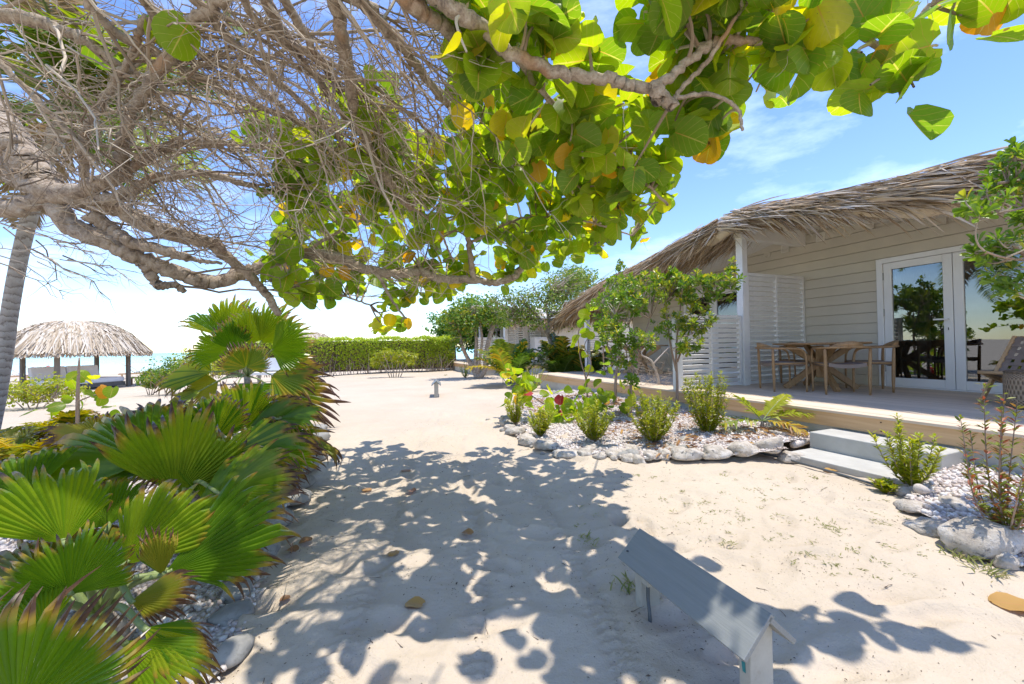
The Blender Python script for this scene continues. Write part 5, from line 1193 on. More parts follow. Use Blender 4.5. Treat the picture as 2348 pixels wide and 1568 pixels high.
# crown over and behind the viewer: it shades the foreground sand
for _ in range(28):
    cl.append((np.array([r.uniform(-1.5, 1.15), r.uniform(0.5, 1.6), r.uniform(3.0, 3.5)]), 4))
for _ in range(6):
    cl.append((np.array([r.uniform(1.0, 1.38), r.uniform(1.05, 1.6), r.uniform(2.95, 3.2)]), 4))
for _ in range(22):
    cl.append((np.array([r.uniform(-3.2, -1.4), r.uniform(0.4, 2.0), r.uniform(3.1, 3.7)]), 4))
allL = np.vstack([s for s, _ in limbs])
items = []         # per leaf: position, y axis, normal, size, template, distance, rnd
TWL = MB(); tp0 = []; tp1 = []
for c, kind in cl:
    k = np.argmin(((allL - c) ** 2).sum(1)); src = allL[k]
    d0 = unit(c - src + 1e-4)
    tp0.append(src); tp1.append(c)
    nl = {0: 1, 3: 3, 5: int(r.integers(2, 4))}.get(kind, int(r.integers(4, 8)))
    out = unit(d0 * 0.7 + np.array([0.1, 0.3, -0.25]) + r.normal(0, 0.5, 3))
    for i in range(nl):
        dy = unit(out * 0.55 + r.normal(0, 0.75, 3) + np.array([0, 0, -0.12]))
        if kind == 4: nrm = unit(np.array([0, 0, 1.0]) + r.normal(0, 0.35, 3))
        else: nrm = unit(0.75 * np.array([0, 0, 1.0]) + 0.55 * unit(CAMP - c) * (1 if r.random() < 0.25 else -1) + r.normal(0, 0.45, 3))
        st = c + dy * r.uniform(0.015, 0.03) - out * i * 0.03 + (r.normal(0, 0.13, 3) if kind == 4 else r.normal(0, 0.03, 3))
        sz = r.uniform(0.11, 0.18) * {2: 0.84, 4: 0.8}.get(kind, 1.0)
        col = r.random() * 0.86 if r.random() < 0.9 else r.uniform(0.86, 1.0)
        if kind == 0: col = 0.93 if i == 0 and c[0] < -2 else 0.3
        items.append((st, dy, nrm, sz, int(r.integers(7)), np.linalg.norm(st - CAMP), col, kind))
t_ = np.linspace(0, 1, 7); tp0 = np.array(tp0); tp1 = np.array(tp1)
mid = (tp0 + tp1) / 2 + r.normal(0, 0.05, tp0.shape) + [0, 0, 0.04]
tt_ = t_[None, :, None]; pts = tp0[:, None] * (1 - tt_) ** 2 + 2 * mid[:, None] * tt_ * (1 - tt_) + tp1[:, None] * tt_ ** 2
TWL.tubes(pts, np.linspace(0.009, 0.0045, 7)[None].repeat(len(tp0), 0), 6, False, r.random(len(tp0)) * 0.6)
# hanging flower spikes
nsp = 60; kk = r.integers(len(cl), size=nsp); s6 = np.array([cl[i][0] for i in kk]); d6 = unit(np.array([0.05, 0.05, -1.0]) + r.normal(0, 0.25, (nsp, 3)))
p6, q6 = twigs(s6, d6, r.uniform(0.10, 0.24, nsp), np.full(nsp, 0.0022), 8, 0.06); TWL.tubes(p6, q6, 4, False, r.random(nsp) * 0.3)
TREE.add('leafy_twigs', TWL, M['twig'], kind='stuff')
vis = [it for it in items if it[7] != 4]; vis.sort(key=lambda it: it[5]); own = vis[:300]; rest = vis[300:] + [it for it in items if it[7] == 4]
gm = []
for V, F, L_ in GRAPE:
    me = MB().raw(V, F, L_).mesh('leaf', None, True); me.materials.append(M['grape']); gm.append(me)
gold = [MB().raw(V, F, np.concatenate([L_[:, :2], np.zeros((len(L_), 1))], 1)) for V, F, L_ in GRAPE]
base_t = Vector(TREE.base)
for (st, dy, nrm, sz, ti, ds, col, kind) in own:
    Fm = frames(dy[None], nrm[None])[0]
    o = bpy.data.objects.new('leaf', gm[ti]); COL.objects.link(o); o.parent = TREE.root
    mt = Matrix(((*(Fm[0] * sz), st[0] - base_t.x), (*(Fm[1] * sz), st[1] - base_t.y), (*(Fm[2] * sz), st[2] - base_t.z), (0, 0, 0, 1)))
    o.matrix_local = mt
FO = MB()
for ti in range(7):
    sel = [it for it in rest if it[4] == ti]
    Fm = frames(np.array([i[1] for i in sel]), np.array([i[2] for i in sel])) * np.array([i[3] for i in sel])[:, None, None]
    V, F, L_ = GRAPE[ti]; FO.batch(V, F, L_, Fm, np.array([i[0] for i in sel]), np.array([i[6] for i in sel]))
TREE.add('foliage', FO, M['grape'], smooth=True, kind='stuff')
# bunches of fruit
for (x, y, D) in ((1365, 560, 3.3),):
    c = P(x, y, D); fb = MB()
    for i in range(6): V, F = ICO2; fb.raw(V * 0.008 + c + r.normal(0, 0.012, 3), F)
    TREE.add('fruit', fb, M['berry'], smooth=True)

# ------------------------------------------------------------------ shrubs of the right-hand bed
r = np.random.default_rng(33)
def upright_shrub(label, base, h, spread, nst, mk='shrub', lsz=0.06, lean=(0, 0), dens=46, tmat='stump', bare=0.12, group='small upright shrubs in the gravel beds'):
    base = np.asarray(base, float)
    h *= 1.12; spread *= 1.18; dens = int(dens * 1.9)
    T = Thing('upright_shrub', label, 'shrub', base, group=group)
    stems = MB(); Fo = MB(); pos = []; ys_ = []; zs_ = []; sz = []
    for i in range(nst):
        az = i * 2.4 + r.uniform(-0.4, 0.4); rad = spread * math.sqrt((i + 0.5) / nst)
        hh = h * (1 - 0.35 * (rad / (spread + 1e-6)) ** 1.5) * r.uniform(0.72, 1.05)
        tip = base + [math.cos(az) * rad + lean[0], math.sin(az) * rad + lean[1], hh]
        m1 = base + [math.cos(az) * rad * 0.6, math.sin(az) * rad * 0.6, hh * 0.42]
        s = spline([base - [0, 0, 0.02], m1, tip], 12); stems.tubes(s, np.linspace(0.0055, 0.0018, 12)[None], 5, False)
        n = int(dens * hh / h)
        t = r.uniform(bare, 1.0, n); ps = np.stack([np.interp(t, np.linspace(0, 1, 12), s[:, c]) for c in range(3)], -1)
        aa = np.arange(n) * 2.4 + r.uniform(0, 6); d = np.stack([np.cos(aa), np.sin(aa), r.uniform(0.35, 1.3, n)], -1)
        d = unit(d); pos.append(ps + d * r.uniform(0, 0.012, (n, 1))); ys_.append(d); zs_.append(unit(np.stack([-np.cos(aa), -np.sin(aa), np.full(n, 1.0)], -1) + r.normal(0, 0.35, (n, 3)))); sz.append(lsz * r.uniform(0.65, 1.2, n) * (1 - 0.3 * t))
    T.add('stems', stems, M[tmat])
    pos, ys_, zs_, sz = map(np.concatenate, (pos, ys_, zs_, sz))
    V, F, L_ = LANC
    Fo.batch(V * [1.35, 1, 1], F, L_, frames(ys_, zs_) * sz[:, None, None], pos, r.random(len(pos)))
    T.add('foliage', Fo, M[mk], kind='stuff'); return T
def Gn(x, y, z): return G(x / 1.63613, y / 1.63613, z)
upright_shrub('yellow green shrub at the far left tip of the gravel bed', Gn(1934, 1592, 0.06), 0.46, 0.17, 13, dens=70)
upright_shrub('small yellow green shrub behind the second stone of the bed', Gn(2027, 1636, 0.05), 0.36, 0.17, 13, dens=64)
upright_shrub('bushy yellow green shrub in front of the low sea grape', Gn(2229, 1656, 0.05), 0.47, 0.24, 20, dens=80)
upright_shrub('wide yellow green shrub in front of the thin tree trunks', Gn(2453, 1664, 0.06), 0.60, 0.29, 24, dens=90)
upright_shrub('tall yellow green shrub beside the tree stump', Gn(2653, 1636, 0.08), 0.82, 0.25, 20, dens=110)
upright_shrub('yellow green shrub at the far corner of the deck', Gn(1989, 1462, 0.05), 0.62, 0.42, 22, lsz=0.05, dens=60)
upright_shrub('bright yellow green shrub in front of the concrete steps', Gn(3420, 1836, 0.04), 0.52, 0.20, 15, dens=74)
upright_shrub('leggy shrub with reddish leaves behind the pitted boulder', Gn(3775, 2040, 0.05), 0.82, 0.26, 13, 'red_shrub', 0.055, (0.05, 0), 56, bare=0.1)
upright_shrub('tiny green weed sprouting beside the hose end', Gn(3320, 1850, 0.02), 0.10, 0.07, 9, dens=20)
for i, (x, y, lab) in enumerate([(1745, 1418, 'small green shrub standing left of the forked tree base'), (1790, 1415, 'small green shrub against the forked tree base')]):
    upright_shrub(lab, Gn(x, y, 0), 0.62, 0.26, 12, 'rosette', 0.07, dens=40)

def rosettes(T, centers, normals, sizes, n_leaf=9, mk='rosette', name='foliage'):
    """leaf whorls at shoot tips"""
    N = len(centers); az = (np.arange(n_leaf) * 2.4)[None] + r.uniform(0, 6, (N, 1)); el = np.linspace(1.25, 0.1, n_leaf)[None] + r.normal(0, 0.12, (N, n_leaf))
    Fn = frames(unit(np.cross(normals, r.normal(size=(N, 3)))), normals)         # local z = normal
    loc = np.stack([np.cos(az) * np.cos(el), np.sin(az) * np.cos(el), np.sin(el)], -1)
    upl = np.stack([-np.cos(az) * np.sin(el), -np.sin(az) * np.sin(el), np.cos(el)], -1)
    D = np.einsum('nij,nkj->nki', Fn, loc).reshape(-1, 3); U = np.einsum('nij,nkj->nki', Fn, upl).reshape(-1, 3)
    pos = np.repeat(centers, n_leaf, 0) - np.repeat(normals, n_leaf, 0) * (np.tile(np.linspace(0, 0.03, n_leaf), N))[:, None]
    sz = np.repeat(sizes, n_leaf) * r.uniform(0.75, 1.15, N * n_leaf)
    rn = np.repeat(r.random(N) * 0.6, n_leaf) + r.random(N * n_leaf) * 0.35
    V, F, L_ = OBOV
    T.add(name, MB().batch(V, F, L_, frames(D, U) * sz[:, None, None], pos, rn), M[mk], smooth=True, kind='stuff')
def rosette_tree(label, base, stem_pts, blobs, nros, lsz=0.075, sr=0.03, mk='rosette', group=None):
    """blobs: (centre, radii xyz) of the crown"""
    base = np.asarray(base, float)
    T = Thing('leafy_shrub_tree', label, 'shrub', base, group=group)
    alls = []
    for pts, ra, rb in stem_pts:
        s = spline(pts, 18); alls.append(s); T.add('stem', MB().tubes(s, np.linspace(ra, rb, 18)[None], 9), M['stump'], smooth=True)
    A = np.vstack([s[6:] for s in alls])
    C_, Nn = [], []
    vol = np.array([b[1][0] * b[1][1] * b[1][2] for b in blobs]) ** (2 / 3); vol /= vol.sum()
    for bi, (c, rad) in enumerate(blobs):
        n = int(nros * vol[bi]) + 1
        v = unit(r.normal(size=(n, 3))); q = r.uniform(0.25, 1.0, n) ** 0.5
        C_.append(np.asarray(c) + v * q[:, None] * np.asarray(rad)); Nn.append(unit(v * 0.8 + [0, 0, 0.75] + r.normal(0, 0.3, (n, 3))))
    C_ = np.vstack(C_); Nn = np.vstack(Nn)
    tw = MB(); src = []
    for c in C_:
        d = ((A - c) ** 2).sum(1) + np.where(A[:, 2] > c[2], 0.3, 0); src.append(A[np.argmin(d)])
    src = np.array(src); t = np.linspace(0, 1, 6)[None, :, None]
    mid = (src + C_) / 2 + r.normal(0, 0.04, C_.shape) + [0, 0, -0.03]
    tw.tubes(src[:, None] * (1 - t) ** 2 + 2 * mid[:, None] * t * (1 - t) + C_[:, None] * t ** 2, np.linspace(0.006, 0.003, 6)[None].repeat(len(C_), 0), 5, False)
    T.add('twigs', tw, M['twig'], kind='stuff')
    rosettes(T, C_, Nn, lsz * r.uniform(0.7, 1.15, len(C_)), 10, mk)
    return T
# three thin-stemmed shrub trees in front of the terraces
b1 = Gn(2365, 1568, 0.10); b2 = Gn(2538, 1535, 0.15); b3 = Gn(2306, 1523, 0.12)
D1, D2, D3 = b1[1], b2[1], b3[1]
rosette_tree('shrub tree with a straight thin trunk in the middle of the bed', b1,
             [([b1, P(1446, 880, D1), P(1452, 800, D1), P(1440, 740, D1)], 0.026, 0.011), ([P(1448, 850, D1), P(1470, 790, D1 + 0.1), P(1490, 730, D1 + 0.2)], 0.018, 0.008), ([P(1450, 820, D1), P(1425, 770, D1), P(1410, 720, D1 - 0.1)], 0.016, 0.008)],
             [(P(1430, 700, D1), (0.32, 0.4, 0.25)), (P(1475, 665, D1 + 0.1), (0.28, 0.3, 0.28)), (P(1400, 765, D1 - 0.2), (0.22, 0.28, 0.25)), (P(1465, 780, D1 - 0.3), (0.24, 0.2, 0.16)), (P(1430, 820, D1 - 0.2), (0.18, 0.2, 0.2)), (P(1445, 875, D1 - 0.2), (0.10, 0.1, 0.12))], 190, 0.088, group='thin-stemmed shrub trees')
rosette_tree('tallest shrub tree rising in front of the louvre screen', b2,
             [([b2, P(1552, 880, D2), P(1550, 800, D2), P(1560, 700, D2)], 0.027, 0.010), ([P(1550, 850, D2), P(1535, 780, D2), P(1525, 690, D2 + 0.1)], 0.018, 0.008), ([P(1552, 830, D2), P(1580, 760, D2), P(1620, 700, D2 - 0.1), P(1660, 660, D2 - 0.2)], 0.016, 0.007)],
             [(P(1545, 665, D2), (0.34, 0.4, 0.3)), (P(1600, 660, D2 - 0.1), (0.32, 0.35, 0.32)), (P(1655, 655, D2 - 0.2), (0.30, 0.3, 0.22)), (P(1600, 735, D2 - 0.2), (0.28, 0.3, 0.24)), (P(1580, 785, D2 - 0.3), (0.24, 0.2, 0.16)), (P(1675, 605, D2 - 0.2), (0.10, 0.1, 0.18)), (P(1525, 650, D2 + 0.2), (0.28, 0.3, 0.28)), (P(1530, 740, D2), (0.24, 0.25, 0.22))], 250, 0.09, group='thin-stemmed shrub trees')
rosette_tree('shrub tree leaning over the left end of the terrace', b3,
             [([b3, P(1412, 860, D3), P(1420, 800, D3), P(1405, 720, D3)], 0.03, 0.012), ([P(1414, 840, D3), P(1385, 770, D3), P(1380, 700, D3)], 0.014, 0.008)],
             [(P(1395, 690, D3), (0.28, 0.35, 0.22)), (P(1420, 660, D3 + 0.2), (0.25, 0.3, 0.25)), (P(1385, 740, D3), (0.2, 0.2, 0.18))], 100, 0.09, group='thin-stemmed shrub trees')
# shrub whose branches reach in from the right edge
b4 = np.array([3.95, 2.75, 0.05])
rosette_tree('leafy shrub reaching in from the right edge above the deck', b4,
             [([b4, b4 + [-0.05, 0, 0.7], P(2390, 640, 2.62), P(2320, 560, 2.55)], 0.035, 0.01), ([b4 + [-0.05, 0, 0.7], P(2420, 520, 2.65), P(2350, 420, 2.6), P(2290, 420, 2.55)], 0.03, 0.009), ([P(2400, 450, 2.6), P(2330, 480, 2.5), P(2250, 490, 2.45)], 0.009, 0.005), ([P(2380, 600, 2.6), P(2300, 590, 2.5), P(2255, 575, 2.45)], 0.009, 0.005)],
             [(P(2330, 385, 2.6), (0.14, 0.14, 0.12)), (P(2262, 455, 2.5), (0.12, 0.12, 0.09)), (P(2330, 345, 2.6), (0.06, 0.1, 0.06)), (P(2320, 430, 2.6), (0.12, 0.12, 0.08)), (P(2235, 485, 2.45), (0.05, 0.05, 0.04)), (P(2300, 570, 2.55), (0.14, 0.14, 0.10)), (P(2330, 630, 2.55), (0.11, 0.12, 0.15)), (P(2255, 575, 2.5), (0.06, 0.06, 0.05)), (P(2390, 520, 2.7), (0.14, 0.15, 0.3))], 95, 0.075)
# grey twisted dead shrub
b = Gn(2455, 1500, 0.14); D = b[1]
T = Thing('dead_shrub', 'grey twisted dead shrub between the thin tree trunks', 'shrub', b)
for (pts, ra, rb) in (([b, P(1510, 880, D), P(1495, 830, D), P(1470, 810, D), P(1500, 780, D)], 0.03, 0.012), ([P(1497, 835, D), P(1530, 800, D), P(1545, 790, D)], 0.018, 0.008)):
    T.add('stem', MB().tubes(spline(pts, 18), np.linspace(ra, rb, 18)[None], 9), M['drift'], smooth=True)
n = 130; s0 = np.array([b + [0, 0, 0.1]] * n) + r.normal(0, 0.22, (n, 3)) * [1, 1, 0.8] + [0, 0, 0.25]; d0 = unit(r.normal(size=(n, 3)))
p, q = twigs(s0, d0, r.uniform(0.15, 0.5, n), r.uniform(0.002, 0.004, n), 9, 0.2); tw = MB().tubes(p, q, 4, False)
T.add('twigs', tw, M['twig'], kind='stuff')

# ------------------------------------------------------------------ sea grape seedlings
def grape_plant(label, base, stems, leaves, lsz, red=(), name='sea_grape_shrub', tmat='stump', facing=0.5):
    T = Thing(name, label, 'shrub', np.asarray(base, float))
    for (pts, ra, rb) in stems: T.add('stem', MB().tubes(spline(pts, 16), np.linspace(ra, rb, 16)[None], 7), M[tmat], smooth=True)
    for i, p_ in enumerate(list(leaves) + list(red)):
        isred = i >= len(leaves)
        nrm = unit(facing * unit(CAMP - p_) + (1 - facing) * np.array([0, 0, 1.0]) + r.normal(0, 0.4, 3)); dy = unit(r.normal(size=3) + [0, 0, -0.1])
        Fm = frames(dy[None], nrm[None])[0]; s = lsz * r.uniform(0.75, 1.2); ti = int(r.integers(7))
        V, F, L_ = GRAPE[ti]
        if isred:
            T.add('leaf', MB().raw((V * s) @ Fm.T + p_ - Fm[:, 1] * s * 0.5, F, L_), M['grape_red'], smooth=True, label='red leaf')
        else:
            o = bpy.data.objects.new('leaf', gm[ti]); COL.objects.link(o); o.parent = T.root; q_ = p_ - Fm[:, 1] * s * 0.5 - T.base
            o.matrix_local = Matrix(((*(Fm[0] * s), q_[0]), (*(Fm[1] * s), q_[1]), (*(Fm[2] * s), q_[2]), (0, 0, 0, 1)))
    return T
b = Gn(2130, 1560, 0.08); D = b[1]
lv = []
for (x, y, rx, ry, n) in ((1300, 955, 65, 34, 55), (1370, 930, 75, 42, 60), (1410, 985, 55, 25, 20), (1235, 925, 45, 38, 20), (1200, 885, 30, 28, 16), (1165, 855, 20, 20, 12), (1180, 905, 28, 30, 10)):
    for i in range(n):
        lv.append(P(x + r.normal(0, rx * 0.55), y + r.normal(0, ry * 0.55), D + r.normal(0, 0.3)))
rl = [P(1210, 900, D - 0.2), P(1183, 940, D - 0.3), P(1285, 918, D - 0.2), P(1290, 945, D)]
grape_plant('low sprawling sea grape with a few red leaves at the bed tip', b, [([b, P(1290, 950, D), P(1230, 915, D), P(1185, 880, D), P(1160, 855, D)], 0.016, 0.006), ([b, P(1350, 950, D), P(1400, 930, D + 0.1)], 0.014, 0.006), ([b, P(1330, 980, D - 0.2), P(1400, 985, D - 0.2)], 0.012, 0.006)], lv, 0.135, rl)
b = Gn(2203, 1500, 0.10); D = b[1]
lv = [P(x, y, D + r.normal(0, 0.12)) for (x, y) in ((1350, 705), (1360, 712), (1340, 720), (1348, 740), (1365, 752), (1372, 760), (1342, 762), (1378, 745), (1385, 770), (1355, 770), (1322, 775), (1312, 785), (1326, 800), (1362, 790), (1340, 815), (1352, 850), (1375, 855), (1385, 835), (1400, 850), (1412, 862), (1370, 880), (1360, 900), (1385, 905), (1395, 800), (1330, 740), (1345, 880))]
grape_plant('tall thin sea grape sapling in front of the thatch end', b, [([b, P(1343, 870, D), P(1330, 820, D), P(1326, 760, D), P(1345, 715, D)], 0.018, 0.008), ([P(1343, 870, D), P(1355, 830, D), P(1340, 790, D), P(1370, 750, D)], 0.013, 0.006), ([P(1345, 860, D), P(1390, 850, D), P(1405, 860, D)], 0.006, 0.004)], lv, 0.185)
b = P(178, 985, 3.9); b[2] = 0.03
lv = [P(x, y, 3.9 + r.normal(0, 0.15)) for (x, y) in ((165, 865), (185, 860), (200, 872), (170, 880), (215, 862), (205, 900), (225, 905), (240, 895), (255, 900), (190, 930), (130, 930), (120, 945), (230, 920), (60, 945), (155, 915), (250, 930), (265, 950))]
grape_plant('small sea grape sapling on a dark stem among the yellowing palms', b, [([b, P(178, 930, 3.9), P(180, 860, 3.9), P(182, 820, 3.9)], 0.02, 0.007), ([P(178, 920, 3.9), P(220, 905, 3.9), P(255, 905, 3.9)], 0.007, 0.004)], lv, 0.10)

# tree stump, driftwood and scraps in the beds
b = Gn(2795, 1560, 0.1)
T = Thing('tree_stump', 'sawn grey tree stump in the bed beside the deck', 'stump', b)
n = 20; th = np.linspace(0, 2 * PI, n + 1)[:-1]; V = []; rr_ = 0.105 * (1 + 0.12 * vnoise(np.arange(n) * 0.8, np.full(n, 3.3)))
for zz, k in ((-0.05, 1.25), (0.05, 1.02), (0.17, 0.98), (0.26, 1.0)):
    V += [[b[0] + rr_[i] * k * math.cos(th[i]), b[1] + rr_[i] * k * math.sin(th[i]), b[2] + zz] for i in range(n)]
F = [[j * n + i, j * n + (i + 1) % n, (j + 1) * n + (i + 1) % n, (j + 1) * n + i] for j in range(3) for i in range(n)]
T.add('bark', MB().raw(V, F), M['stump'], smooth=True)
V = [[b[0] + rr_[i] * 0.99 * math.cos(th[i]), b[1] + rr_[i] * 0.99 * math.sin(th[i]), b[2] + 0.259] for i in range(n)] + [[b[0], b[1], b[2] + 0.266]]
T.add('sawn_top', MB().raw(V, [[i, (i + 1) % n, n] for i in range(n)]), M['drift'])
p0 = zr(2450, 1550, 0.5216, 1000, 285); p1 = zr(2450, 1550, 0.5216, 1180, 245); p0[2] = 0.08; p1[2] = 0.11
single('driftwood_log', MB().tubes(spline([p0, (p0 + p1) / 2 + [0, 0, 0.02], p1], 12), np.array([[0.03, 0.04, 0.045, 0.05, 0.05, 0.052, 0.055, 0.055, 0.056, 0.058, 0.05, 0.03]]), 12), M['drift'], 'pale driftwood log lying against the lower step', 'driftwood', p0, smooth=True)
for i, (x, y, w, lab) in enumerate([(600, 75, 0.20, 'curved brown husk beside the stump'), (1180, 265, 0.16, 'broken wood scrap beside the driftwood log'), (690, 255, 0.22, 'dark palm husk behind the front stones')]):
    p = zr(2450, 1550, 0.5216, x, y); p[2] = 0.10
    single('wood_scrap', MB().batch(*LANC[:2], LANC[2], (frames(np.array([[1, 0.3, 0.05]]), np.array([[0, -0.5, 1.0]]))[0] * w * np.array([2.0, 1, 2.0]))[None], p[None], [0.5]), M['stump'], lab, 'wood scrap', p)
p = zr(3200, 1600, 0.6136, 430, 470); p[2] = 0.10
single('whelk_shell', MB().tubes(spline([p + [-0.06, 0, 0.02], p, p + [0.09, 0.0, -0.01]], 10), np.array([[0.015, 0.03, 0.036, 0.036, 0.033, 0.028, 0.02, 0.014, 0.008, 0.003]]), 12), M['drift'], 'pale seashell on the flat rock by the steps', 'shell', p, smooth=True)

# ------------------------------------------------------------------ hedge, trees behind
def quad_foliage(pos, nrm, size, tmpl=DIAM, flat=0.6):
    n = len(pos); d = unit(np.cross(nrm + r.normal(0, flat, (n, 3)), r.normal(size=(n, 3))))
    V, F, L_ = tmpl
    return MB().batch(V, F, L_, frames(d, unit(nrm + r.normal(0, flat, (n, 3)))) * size[:, None, None], pos, r.random(n))
T = Thing('clipped_hedge', 'long clipped green hedge at the end of the sandy path', 'hedge', (-7.0, 20.0, 0))
path = np.array([(-13.5, 18.3), (-8.5, 19.4), (-4.6, 20.8), (-3.2, 21.4)]); 
n = 15000; seg = r.choice(3, n, p=[0.36, 0.42, 0.22]); t = r.random(n)[:, None]
c = path[seg] * (1 - t) + path[seg + 1] * t; dv_ = unit(path[seg + 1] - path[seg]); nr = np.stack([dv_[:, 1], -dv_[:, 0]], -1)
top = r.random(n) < 0.30
hz = 1.60 + 0.16 * (vnoise(c[:, 0] * 1.3, c[:, 1] * 1.3)) + 0.12 * vnoise(c[:, 0] * 5, c[:, 1] * 5) + 0.05 * (r.random(n) < 0.06)
dep = np.where(top, r.uniform(-0.75, 0.6, n), 0.55 + r.uniform(-0.12, 0.06, n) + 0.16 * vnoise(c[:, 0] * 2.2 + 7, c[:, 1] * 2.2))
zz = np.where(top, hz + r.uniform(-0.1, 0.05, n), 0.22 + (hz - 0.22) * r.random(n) ** 0.75)
dep = dep - np.where(top, 0, 0.20 * (1 - zz / 1.6))
pos = np.stack([c[:, 0] + nr[:, 0] * dep, c[:, 1] + nr[:, 1] * dep, zz], -1)
nm = np.where(top[:, None], [0, 0, 1.0], np.stack([nr[:, 0], nr[:, 1], np.full(n, 1.2)], -1))
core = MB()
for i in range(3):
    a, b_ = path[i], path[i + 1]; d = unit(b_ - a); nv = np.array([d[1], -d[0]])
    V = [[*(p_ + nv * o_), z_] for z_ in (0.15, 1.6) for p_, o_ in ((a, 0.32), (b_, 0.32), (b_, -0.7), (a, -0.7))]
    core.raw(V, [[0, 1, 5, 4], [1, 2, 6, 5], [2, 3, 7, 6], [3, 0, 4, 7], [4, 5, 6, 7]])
T.add('foliage', quad_foliage(pos, nm, r.uniform(0.06, 0.11, n), SMALL), M['hedge'], kind='stuff')
T.add('dark_core', core, M['debris'])  # solid dark filler blocks added inside so the hedge isn't see-through
k = 260; q0 = r.integers(0, 3, k); t = r.random(k)[:, None]; c = path[q0] * (1 - t) + path[q0 + 1] * t; d = unit(path[q0 + 1] - path[q0]); nr = np.stack([d[:, 1], -d[:, 0]], -1) * r.uniform(0.3, 0.55, (k, 1))
s0 = np.stack([c[:, 0] + nr[:, 0], c[:, 1] + nr[:, 1], np.zeros(k)], -1); p, q = twigs(s0, unit(np.array([0, 0, 1.0]) + r.normal(0, 0.25, (k, 3))), r.uniform(0.6, 1.1, k), r.uniform(0.008, 0.016, k), 6, 0.1)
T.add('stems', MB().tubes(p, q, 5, False), M['twig'], kind='stuff')

def leaf_tree(name, label, base, stems, blobs, nleaf, lsz, mk, tw=120, clump=40, group=None, tmat='bark', cat='tree'):
    base = np.asarray(base, float); T = Thing(name, label, cat, base, group=group); ends = []
    for (pts, ra, rb) in stems:
        s = spline(pts, 18); ends.append(s[5:]); T.add('trunk' if ra > 0.045 else 'branch', MB().tubes(s, np.linspace(ra, rb, 18)[None], 9), M[tmat], smooth=True)
    A = np.vstack(ends) if ends else base[None]
    vol = np.array([b[1][0] * b[1][1] * b[1][2] for b in blobs]) ** (2 / 3); vol /= vol.sum(); pos, nm, cc = [], [], []
    for bi, (c, rad) in enumerate(blobs):
        nc = max(3, int(nleaf * vol[bi] / clump)); v = unit(r.normal(size=(nc, 3))); q = r.uniform(0.15, 1.18, nc) ** 0.6
        ctr = np.asarray(c) + v * q[:, None] * np.asarray(rad); cc.append(ctr)
        sp_ = np.mean(rad) * 0.20
        pos.append((ctr[:, None] + r.normal(0, 1, (nc, clump, 3)) * sp_ * [1, 1, 0.75]).reshape(-1, 3)); nm.append(np.repeat(unit(v + [0, 0, 0.7]), clump, 0))
    pos = np.vstack(pos); nm = np.vstack(nm); cc = np.vstack(cc)
    T.add('crown', quad_foliage(pos, nm, lsz * r.uniform(0.6, 1.3, len(pos)), SMALL if lsz > 0.09 else DIAM, 0.5), M[mk], kind='stuff')
    k = min(tw, len(cc)); cs = cc[r.choice(len(cc), k, False)]; src = np.array([A[np.argmin(((A - c) ** 2).sum(1))] for c in cs]); t = np.linspace(0, 1, 6)[None, :, None]
    mid = (src + cs) / 2 + r.normal(0, 0.12, cs.shape)
    T.add('twigs', MB().tubes(src[:, None] * (1 - t) ** 2 + 2 * mid[:, None] * t * (1 - t) + cs[:, None] * t ** 2, np.linspace(0.014, 0.005, 6)[None].repeat(k, 0), 5, False), M['twig'], kind='stuff')
    return T
b = P(1095, 862, 15.6); b[2] = 0
leaf_tree('forked_tree', 'many-stemmed tree with yellow green leaves in front of the far cottage', b,
          [([b, P(1085, 845, 15.6), P(1062, 800, 15.5), P(1050, 745, 15.4)], 0.13, 0.04), ([b, P(1090, 830, 15.6), P(1092, 780, 15.6), P(1085, 720, 15.5)], 0.11, 0.04), ([b, P(1112, 845, 15.6), P(1118, 790, 15.6), P(1135, 730, 15.7), P(1140, 690, 15.7)], 0.14, 0.05), ([b, P(1098, 830, 15.5), P(1105, 780, 15.5), P(1100, 740, 15.5)], 0.08, 0.03)],
          [(P(1060, 745, 15.4), (0.75, 0.7, 0.55)), (P(1080, 715, 15.5), (0.9, 0.8, 0.6)), (P(1035, 735, 15.3), (0.45, 0.5, 0.45)), (P(1120, 715, 15.6), (0.6, 0.7, 0.5)), (P(1045, 790, 15.3), (0.25, 0.3, 0.4)), (P(1150, 735, 15.4), (0.4, 0.4, 0.3))], 3200, 0.13, 'bright_leaf', 220, 16)
b = P(1280, 850, 13.4); b[2] = 0
leaf_tree('pale_trunk_tree', 'tree with a leaning pale trunk and dark crown behind the deck', b,
          [([b, P(1272, 820, 13.4), P(1262, 782, 13.4), P(1250, 755, 13.3), P(1232, 725, 13.2), P(1205, 700, 13.1)], 0.11, 0.04), ([P(1256, 768, 13.3), P(1258, 735, 13.3), P(1252, 700, 13.2), P(1262, 665, 13.2)], 0.06, 0.025), ([P(1240, 738, 13.2), P(1215, 728, 13.1), P(1190, 715, 13)], 0.035, 0.015), ([P(1254, 705, 13.2), P(1235, 680, 13.2), P(1220, 650, 13.1)], 0.03, 0.012)],
          [(P(1200, 700, 13.0), (0.85, 0.8, 0.5)), (P(1160, 690, 13.0), (0.6, 0.6, 0.45)), (P(1250, 680, 13.3), (0.8, 0.8, 0.55)), (P(1290, 665, 13.5), (0.8, 0.8, 0.6)), (P(1320, 640, 13.8), (0.6, 0.7, 0.4)), (P(1285, 720, 13.3), (0.5, 0.5, 0.4)), (P(1225, 740, 12.8), (0.4, 0.4, 0.25)), (P(1180, 730, 13.0), (0.6, 0.5, 0.25))], 6200, 0.085, 'tree_leaf', 300, 22)
b = P(1040, 850, 24); b[2] = 0
